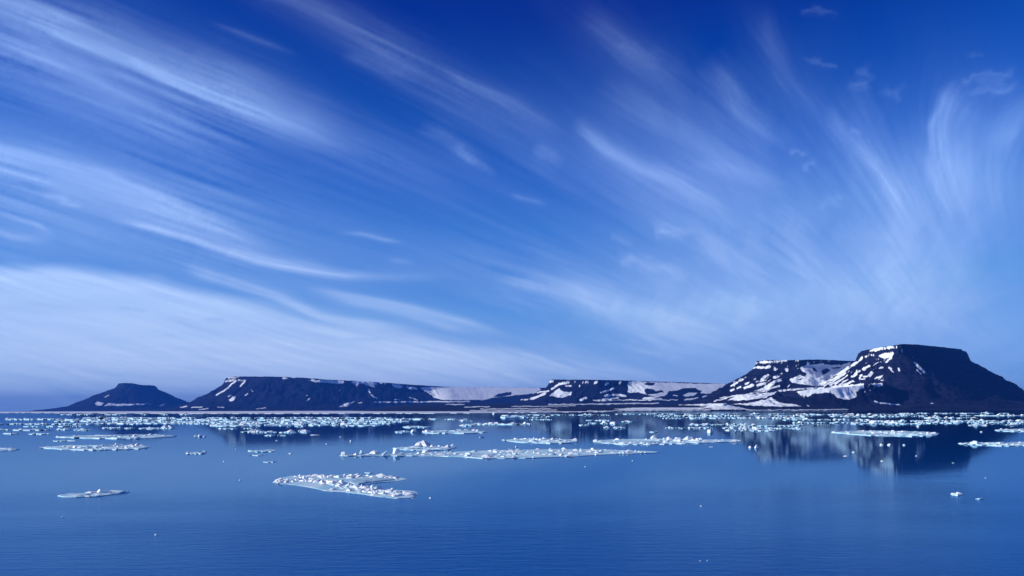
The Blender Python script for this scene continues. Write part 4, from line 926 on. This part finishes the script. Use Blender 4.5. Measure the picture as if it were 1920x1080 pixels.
STREAKS = [
    ([(-120, -30), (0, 14), (100, 52), (225, 112), (350, 165), (470, 213), (560, 245), (650, 283), (730, 325)], (34, 34), (10, 22), 0.33, 0.05, 0.35),
    ([(-120, -10), (0, 40), (200, 100), (420, 185), (560, 235), (660, 280)], (60, 45), (30, 34), 0.16, 0.05, 0.3),
    ([(-100, 40), (0, 72), (150, 130), (280, 196), (400, 250), (520, 300)], (14, 18), (52, 44), 0.28, 0.05, 0.5),
    ([(470, -30), (560, 4), (640, 42), (700, 76), (800, 130), (880, 170)], (14, 26), (14, 22), 0.14, 0.1, 0.5),
    ([(640, 100), (720, 128), (790, 152)], 8, 10, 0.09, 0.2, 0.4),
    ([(385, 38), (440, 60), (500, 84), (570, 106)], 5, 5, 0.07, 0.4, 0.4),
    ([(815, 126), (870, 152), (930, 180), (1000, 212), (1070, 250)], (5, 9), (8, 22), 0.17, 0.2, 0.4),
    ([(780, 232), (830, 252), (880, 292), (935, 330)], (18, 6), (10, 7), 0.17, 0.3, 0.3), ([(862, 262), (866, 285), (900, 310)], 9, 9, 0.12, 0.2, 0.4),
    ([(-80, 262), (0, 276), (100, 300), (200, 332), (320, 378), (430, 422), (540, 470)], (12, 10), (60, 26), 0.30, 0.05, 0.35),
    ([(75, 363), (105, 368), (135, 376)], 5, 5, 0.16, 0.3, 0.3), ([(100, 378), (130, 384), (158, 388)], 5, 5, 0.14, 0.3, 0.3),
    ([(-40, 380), (20, 398), (60, 416), (104, 444)], (10, 6), (14, 8), 0.20, 0.1, 0.3), ([(-40, 420), (30, 440), (110, 450)], 5, 9, 0.15, 0.1, 0.4),
    ([(205, 414), (290, 430), (380, 456), (460, 478), (540, 498), (620, 514), (700, 522)], (6, 5), (8, 6), 0.320, 0.15, 0.3),
    ([(390, 448), (480, 472), (560, 494), (640, 514), (740, 522), (860, 516)], (9, 6), (5, 8), 0.208, 0.2, 0.4),
    ([(630, 434), (680, 438), (730, 450), (770, 458)], 4, 4, 0.14, 0.4, 0.3), ([(720, 490), (780, 494)], 5, 5, 0.06, 0.4, 0.4),
    ([(330, 488), (420, 516), (520, 552), (600, 586), (700, 608), (820, 624)], (7, 9), (9, 8), 0.288, 0.15, 0.3),
    ([(340, 504), (440, 536), (540, 570), (640, 598)], 5, 5, 0.160, 0.2, 0.3),
    ([(570, 536), (680, 558), (790, 584), (880, 606), (960, 632)], (5, 8), (9, 9), 0.256, 0.2, 0.3), ([(620, 555), (760, 590), (900, 625)], 6, 8, 0.160, 0.2, 0.3),
    ([(210, 577), (280, 581)], 3, 3, -0.10, 0.3, 0.3), ([(385, 600), (432, 602)], 3, 3, -0.07, 0.3, 0.3), ([(640, 633), (728, 637)], 3, 3, -0.10, 0.3, 0.3),
    # right half
    ([(1082, 215), (1100, 244), (1140, 280), (1200, 314), (1270, 340), (1340, 385), (1400, 440)], (12, 22), (10, 24), 0.30, 0.15, 0.5),
    ([(995, 272), (1025, 288), (1060, 308)], 12, 12, 0.13, 0.3, 0.4),
    ([(1080, 10), (1140, 60), (1190, 108), (1250, 140), (1300, 180)], (22, 18), (22, 16), 0.11, 0.3, 0.4),
    ([(1150, 70), (1200, 100), (1245, 128)], 10, 10, 0.08, 0.3, 0.4),
    ([(1320, 105), (1366, 160), (1390, 212), (1440, 255), (1500, 280)], (22, 18), (24, 18), 0.17, 0.3, 0.4),
    ([(1120, 140), (1200, 200), (1290, 250), (1380, 300), (1480, 340)], (28, 26), (28, 30), 0.14, 0.3, 0.4),
    ([(1290, 300), (1370, 320), (1440, 340), (1520, 345)], 12, 18, 0.10, 0.3, 0.4),
    ([(1425, 0), (1448, 90), (1480, 150), (1530, 210), (1590, 260)], (12, 16), (14, 18), 0.09, 0.3, 0.4),
    ([(1548, 192), (1562, 232), (1600, 270), (1650, 318), (1690, 385), (1730, 450)], (10, 30), (9, 26), 0.24, 0.2, 0.5),
    ([(1560, 150), (1610, 190), (1650, 250), (1700, 330), (1750, 420)], (30, 40), (26, 40), 0.10, 0.3, 0.5),
    ([(1575, 162), (1610, 152), (1640, 150)], 6, 9, 0.15, 0.3, 0.3), ([(1608, 112), (1624, 130), (1640, 146)], 7, 7, 0.12, 0.3, 0.3), ([(1590, 128), (1634, 128)], 6, 6, 0.08, 0.3, 0.3),
    ([(1645, 165), (1680, 166), (1692, 190)], 7, 8, 0.09, 0.3, 0.3), ([(1512, 106), (1540, 116), (1572, 126)], 4, 5, 0.10, 0.3, 0.3), ([(1500, 24), (1530, 20), (1565, 24)], 4, 6, 0.08, 0.2, 0.4),
    ([(1590, 236), (1604, 246), (1600, 236)], 4, 4, 0.10, 0.3, 0.3),
    ([(1800, 140), (1768, 180), (1748, 240), (1742, 300), (1765, 360), (1800, 420)], (40, 60), (7, 10), 0.24, 0.2, 0.4),
    ([(1770, 160), (1756, 210), (1752, 270), (1770, 330)], (16, 30), (8, 10), 0.14, 0.2, 0.4),
    ([(1790, 150), (1850, 138), (1915, 126)], 6, 8, 0.15, 0.2, 0.3), ([(1800, 178), (1860, 168), (1915, 160)], 6, 7, 0.16, 0.2, 0.3), ([(1830, 158), (1880, 150)], 8, 8, 0.08, 0.2, 0.3),
    ([(1960, 190), (1915, 222), (1888, 262), (1876, 300)], (20, 10), (24, 40), 0.16, 0.1, 0.4), ([(1812, 104), (1842, 102)], 3, 3, 0.07, 0.3, 0.3),
    ([(1474, 288), (1500, 286), (1512, 286)], 5, 5, 0.16, 0.3, 0.3), ([(1536, 302), (1520, 312), (1510, 328)], 6, 6, 0.17, 0.3, 0.3),
    ([(1530, 395), (1560, 380), (1600, 384)], 8, 9, 0.10, 0.3, 0.3),
    ([(1212, 434), (1250, 430), (1300, 436)], 9, 12, 0.22, 0.2, 0.4), ([(1140, 436), (1190, 460)], 9, 9, 0.08, 0.3, 0.4),
    ([(1150, 490), (1190, 484), (1240, 505), (1295, 514)], 10, 14, 0.22, 0.2, 0.3), ([(950, 362), (985, 374), (1030, 388)], 4, 5, 0.07, 0.3, 0.3),
    ([(920, 524), (1000, 530), (1080, 546), (1180, 586), (1300, 625), (1420, 650)], (12, 14), (16, 30), 0.20, 0.15, 0.4),
    ([(1050, 520), (1140, 548), (1260, 592), (1380, 628)], 12, 20, 0.12, 0.2, 0.4), ([(1340, 545), (1400, 556), (1500, 590)], 5, 14, 0.08, 0.2, 0.4),
    ([(1090, 560), (1160, 600), (1260, 650)], 7, 9, 0.08, 0.3, 0.4), ([(1160, 640), (1230, 655), (1290, 672)], 6, 8, 0.08, 0.3, 0.4),
    ([(1290, 440), (1380, 490), (1450, 540)], 22, 24, 0.12, 0.3, 0.4), ([(1440, 380), (1500, 460), (1560, 520)], 26, 30, 0.10, 0.3, 0.4),
]

def wind_fibres():
    """grain of the cirrus: noise smeared along the streak directions (line integral convolution)"""
    x0, y0, st = -260.0, -160.0, 2.0
    nx, ny = 1220, 480
    gx, gy = np.meshgrid(x0 + np.arange(0, nx, 8) * st, y0 + np.arange(0, ny, 8) * st)
    sx = np.zeros(gx.shape); sy = np.zeros(gx.shape)
    for s in STREAKS:
        P = s[0]
        if s[3] < 0: continue
        for (ax, ay), (bx, by) in zip(P[:-1], P[1:]):
            dx, dy = bx - ax, by - ay; L = math.hypot(dx, dy)
            if dy < 0: dx, dy = -dx, -dy
            w = L * abs(s[3]) / (((gx - (ax + bx) / 2) ** 2 + (gy - (ay + by) / 2) ** 2) + 75.0 ** 2) ** 1.5
            sx += w * dx / L; sy += w * dy / L
    m = np.hypot(sx, sy) + 1e-12; sx /= m; sy /= m
    def up(a):
        r = np.arange(ny) / 8.0; c = np.arange(nx) / 8.0
        r0 = np.minimum(r.astype(int), a.shape[0] - 2); c0 = np.minimum(c.astype(int), a.shape[1] - 2)
        fr = np.minimum(r - r0, 1)[:, None]; fc = np.minimum(c - c0, 1)[None]
        return (a[r0][:, c0] * (1 - fc) + a[r0][:, c0 + 1] * fc) * (1 - fr) + (a[r0 + 1][:, c0] * (1 - fc) + a[r0 + 1][:, c0 + 1] * fc) * fr
    ux, uy = up(sx).astype(np.float32), up(sy).astype(np.float32)
    rng = np.random.default_rng(21)
    def blur(a, k):
        for _ in range(k):
            a = (a + np.roll(a, 1, 0) + np.roll(a, -1, 0) + np.roll(a, 1, 1) + np.roll(a, -1, 1)) / 5.0
        return a
    out = []
    for k, steps, dt in ((1, 34, 1.6), (9, 46, 2.6)):
        nz = blur(rng.normal(size=(ny, nx)), k).astype(np.float32); nz /= nz.std()
        acc = np.zeros((ny, nx), np.float32); wsum = 0.0
        I, J = np.meshgrid(np.arange(nx, dtype=np.float32), np.arange(ny, dtype=np.float32))
        for sgn in (1, -1):
            X, Y = I.copy(), J.copy()
            for q in range(steps):
                xi = np.clip(X, 0, nx - 1.01).astype(np.int32); yi = np.clip(Y, 0, ny - 1.01).astype(np.int32)
                w = 1 - q / steps
                acc += nz[yi, xi] * w; wsum += w
                X += sgn * ux[yi, xi] * dt; Y += sgn * uy[yi, xi] * dt
        acc = blur(acc, 1)
        out.append((acc - acc.mean()) / acc.std())
    def sample(px, py):
        c = np.clip((px - x0) / st, 0, nx - 1.01); r = np.clip((py - y0) / st, 0, ny - 1.01)
        c0 = c.astype(int); r0 = r.astype(int); fc = c - c0; fr = r - r0
        c1 = np.minimum(c0 + 1, nx - 1); r1 = np.minimum(r0 + 1, ny - 1)
        return [(o[r0, c0] * (1 - fc) + o[r0, c1] * fc) * (1 - fr) + (o[r1, c0] * (1 - fc) + o[r1, c1] * fc) * fr for o in out]
    return sample

VEILS = [   # centre, half lengths, strength, slant, bend
    (1190, 330, 250, 62, 0.079, 0.55, 0.3), (1370, 290, 190, 75, 0.060, 0.85, 0.5), (1620, 330, 190, 66, 0.083, 1.0, 0.6), (1800, 320, 170, 80, 0.083, 1.45, 0.5),
    (1470, 470, 330, 110, 0.070, 0.35, 0.3), (1700, 520, 220, 120, 0.070, 0.8, 0.4), (1230, 585, 320, 46, 0.074, 0.25, 0.1), (1090, 520, 180, 40, 0.033, 0.25, 0.1),
    (180, 185, 330, 60, 0.116, 0.42, 0.05), (360, 140, 360, 46, 0.087, 0.42, 0.05), (170, 345, 380, 70, 0.109, 0.3, 0.05), (460, 430, 330, 40, 0.051, 0.27, 0.05),
    (650, 250, 260, 44, 0.037, 0.42, 0.05), (880, 195, 240, 48, 0.051, 0.5, 0.1), (650, 60, 260, 40, 0.043, 0.5, 0.05), (1180, 110, 190, 50, 0.028, 0.75, 0.2), (1450, 160, 150, 45, 0.028, 1.1, 0.4),
    (600, 560, 380, 36, 0.072, 0.22, 0.05), (1880, 290, 110, 60, 0.046, 1.9, -0.3),
]
def cirrus(px, py):
    # gently bent coordinates so that edges are not ruled lines
    wx = px + 10 * fbm(px / 140, py / 90, 201, 3); wy = py + 7 * fbm(px / 150, py / 80, 211, 3)
    cx2 = wx + 22 * fbm(px / 40, py / 26, 231, 5, 0.6); cy2 = wy + 16 * fbm(px / 40 + 9, py / 26, 241, 5, 0.6)
    d = np.zeros(px.shape)
    for s in STREAKS:
        pts, wu, wd, inten = s[:4]; hd = s[4] if len(s) > 4 else 0.12; tl = s[5] if len(s) > 5 else 0.3
        d = d + (fibrous(cx2, cy2, pts, wu, wd, inten * 0.7, hd, tl) if np.max(wu) < 11 and pts[0][0] > 1130 else fibrous(wx, wy, pts, wu, wd, inten, hd, tl))
    # broad veils
    edge = np.interp(wx, [-400, 0, 150, 300, 450, 600, 750, 900, 1080, 1300], [470, 487, 498, 520, 556, 586, 612, 640, 668, 700])
    bank = sstep(-8, 26, wy - edge) * (1 - sstep(655, 850, wy + 0.01 * wx))  * (1 - sstep(700, 1250, wx) * 0.75)
    d = d + bank * (0.40 + 0.12 * np.exp(-((wx - 330) / 420) ** 2) + 0.05 * fbm(wx / 260 + wy / 60, wy / 26, 221, 3))
    d = d + blob(wx, wy, 120, 360, 420, 110, 0.14, 0.3) + blob(wx, wy, 150, 215, 330, 90, 0.08, 0.45) + blob(wx, wy, 60, 430, 260, 70, 0.08)
    d = d + blob(wx, wy, 1430, 420, 260, 150, 0.10, 0.4) + blob(wx, wy, 1680, 470, 170, 170, 0.15, 0.9) + blob(wx, wy, 1330, 570, 330, 80, 0.13, 0.15)
    d = d + blob(wx, wy, 1850, 340, 120, 150, 0.15) + blob(wx, wy, 1300, 330, 240, 100, 0.08, 0.6) + blob(wx, wy, 1560, 560, 300, 70, 0.10) + blob(wx, wy, 760, 330, 260, 90, 0.03)
    d = d - blob(wx, wy, 1850, 480, 50, 90, 0.06) - blob(wx, wy, 1330, 150, 60, 80, 0.02) + blob(wx, wy, 1100, 690, 520, 60, 0.15)
    for v in VEILS: d = d + blob(wx, wy, *v)
    fine_f, broad_f = wind_fibres()(px, py)
    calm_ = 1 - 0.62 * sstep(470, 570, py) * (1 - sstep(650, 1050, px))
    calm_ = calm_ * (1 - 0.65 * sstep(430, 640, py) * sstep(900, 1200, px)) * (0.25 + 1.1 * np.clip(0.45 + 1.3 * fbm(px / 190, py / 120, 251, 4), 0, 1)) * (1 - 0.35 * sstep(950, 1150, px)) * (1 - 0.4 * sstep(1690, 1800, px))
    d = d * np.clip(1.0 + calm_ * (0.12 * fine_f + 0.16 * broad_f), 0.2, 2.2)
    return d, wx, wy

def make_sky():
    az = np.radians(np.r_[np.arange(-180, -34, 2.0), np.arange(-34, 34.001, 0.066), np.arange(36, 180.1, 2.0)])
    el = np.radians(np.r_[np.arange(-0.4, 25.0, 0.07), np.arange(26, 90.1, 2.0)])
    A, E = np.meshgrid(az, el)
    x = np.sin(A) * np.cos(E); y = np.cos(A) * np.cos(E); z = np.sin(E)
    RD = 90000.0
    V = np.stack([x.ravel(), y.ravel(), z.ravel()], -1) * RD
    # parallel cirrus rows of a high level sheet, running away to a far point right of centre
    zz = np.maximum(z, 0.0) + 0.05
    gx, gy = x / zz, y / zz
    vp = math.radians(20.0)
    along = gx * math.sin(vp) + gy * math.cos(vp); across = gx * math.cos(vp) - gy * math.sin(vp)
    ac = across + 0.35 * fbm(across * 0.6, along * 0.4, 301, 3)
    rows = fbm(ac * 3.2, along * 0.45, 311, 5, 0.55)
    fine = fbm(ac * 11.0, along * 1.1, 331, 4, 0.6)
    d = np.zeros(A.shape)
    front = (np.abs(A) < math.radians(70))
    px = np.zeros(A.shape); py = np.zeros(A.shape)
    px[front], py[front] = project(x[front] / 1.0, y[front], z[front] + CAMH)
    inside = front & (np.abs(A) < math.radians(60))
    dd, wx, wy = cirrus(px[inside], py[inside])
    frame = np.zeros(A.shape)
    frame[inside] = (1 - sstep(1150, 1700, np.abs(px[inside] - 960))) * (1 - sstep(100, 420, -py[inside]))
    d[inside] = dd
    gen = 0.11 + 0.30 * rows + 0.05 * fine
    gen = np.maximum(gen, 0.0) * sstep(-0.01, 0.05, z)
    mod = 1.0 + 0.26 * rows + 0.20 * fine
    smooth_bank = sstep(460, 560, py) * (1 - sstep(700, 1100, px))
    mod = 1.0 + (mod - 1.0) * (1 - 0.7 * smooth_bank)
    d = d * mod * frame + gen * (1 - frame) + 0.05 * np.maximum(rows + 0.1, 0) * frame * (0.2 + 0.8 * sstep(0, 300, py))
    d = np.clip(d, -0.05, 1.2)
    ny, nx = A.shape
    idx = np.arange(nx * ny).reshape(ny, nx)
    Q = np.stack([idx[:-1, :-1], idx[:-1, 1:], idx[1:, 1:], idx[1:, :-1]], -1).reshape(-1, 4)
    me = mesh_np('sky', V, Q)
    attr(me, 'cirrus', d)
    m, n, l, p = new_mat('thin_cirrus')
    n.remove(p)
    out = [k for k in n if k.type == 'OUTPUT_MATERIAL'][0]
    a = n.new('ShaderNodeAttribute'); a.attribute_name = 'cirrus'
    em = n.new('ShaderNodeEmission')
    g_ = n.new('ShaderNodeNewGeometry'); sx = n.new('ShaderNodeSeparateXYZ'); l.new(g_.outputs['Position'], sx.inputs[0])
    mr = n.new('ShaderNodeMapRange'); mr.inputs['From Min'].default_value = 0.06 * RD; mr.inputs['From Max'].default_value = 0.26 * RD
    l.new(sx.outputs['Z'], mr.inputs['Value'])
    mc = n.new('ShaderNodeMix'); mc.data_type = 'RGBA'; mc.inputs['A'].default_value = (0.66, 0.60, 0.42, 1); mc.inputs['B'].default_value = (0.36, 0.49, 0.62, 1)
    l.new(mr.outputs[0], mc.inputs['Factor']); l.new(mc.outputs['Result'], em.inputs['Color'])
    l.new(a.outputs['Fac'], em.inputs['Strength'])
    tr = n.new('ShaderNodeBsdfTransparent')
    ad = n.new('ShaderNodeAddShader'); l.new(em.outputs[0], ad.inputs[0]); l.new(tr.outputs[0], ad.inputs[1])
    l.new(ad.outputs[0], out.inputs['Surface'])
    m.cycles.emission_sampling = 'NONE'
    o = link('sky', me, m)
    tag(o, 'blue sky with long streaks of thin white cirrus', kind='structure')
make_sky()

# ------------------------------------------------------------------ sea air
def make_haze():
    bm = bmesh.new()
    x0, x1, y0, y1, z0, z1 = -29500, 29500, -2500, 29500, -7.5, 420.0
    vs_ = [bm.verts.new(c) for c in ((x0, y0, z0), (x1, y0, z0), (x1, y1, z0), (x0, y1, z0), (x0, y0, z1), (x1, y0, z1), (x1, y1, z1), (x0, y1, z1))]
    for f in ((3, 2, 1, 0), (4, 5, 6, 7), (0, 1, 5, 4), (1, 2, 6, 5), (2, 3, 7, 6), (3, 0, 4, 7)): bm.faces.new([vs_[i] for i in f])
    me = bpy.data.meshes.new('haze'); bm.to_mesh(me); bm.free()
    m = bpy.data.materials.new('sea_air'); m.use_nodes = True
    n, l = m.node_tree.nodes, m.node_tree.links; n.clear()
    out = n.new('ShaderNodeOutputMaterial')
    v = n.new('ShaderNodeVolumePrincipled')
    v.inputs['Color'].default_value = (0.03, 0.19, 0.85, 1); v.inputs['Density'].default_value = 3.9e-5; v.inputs['Anisotropy'].default_value = 0.0
    l.new(v.outputs[0], out.inputs['Volume'])
    o = link('haze', me, m)
    tag(o, 'thin blue sea air between the eye and the far shore', kind='stuff')
make_haze()
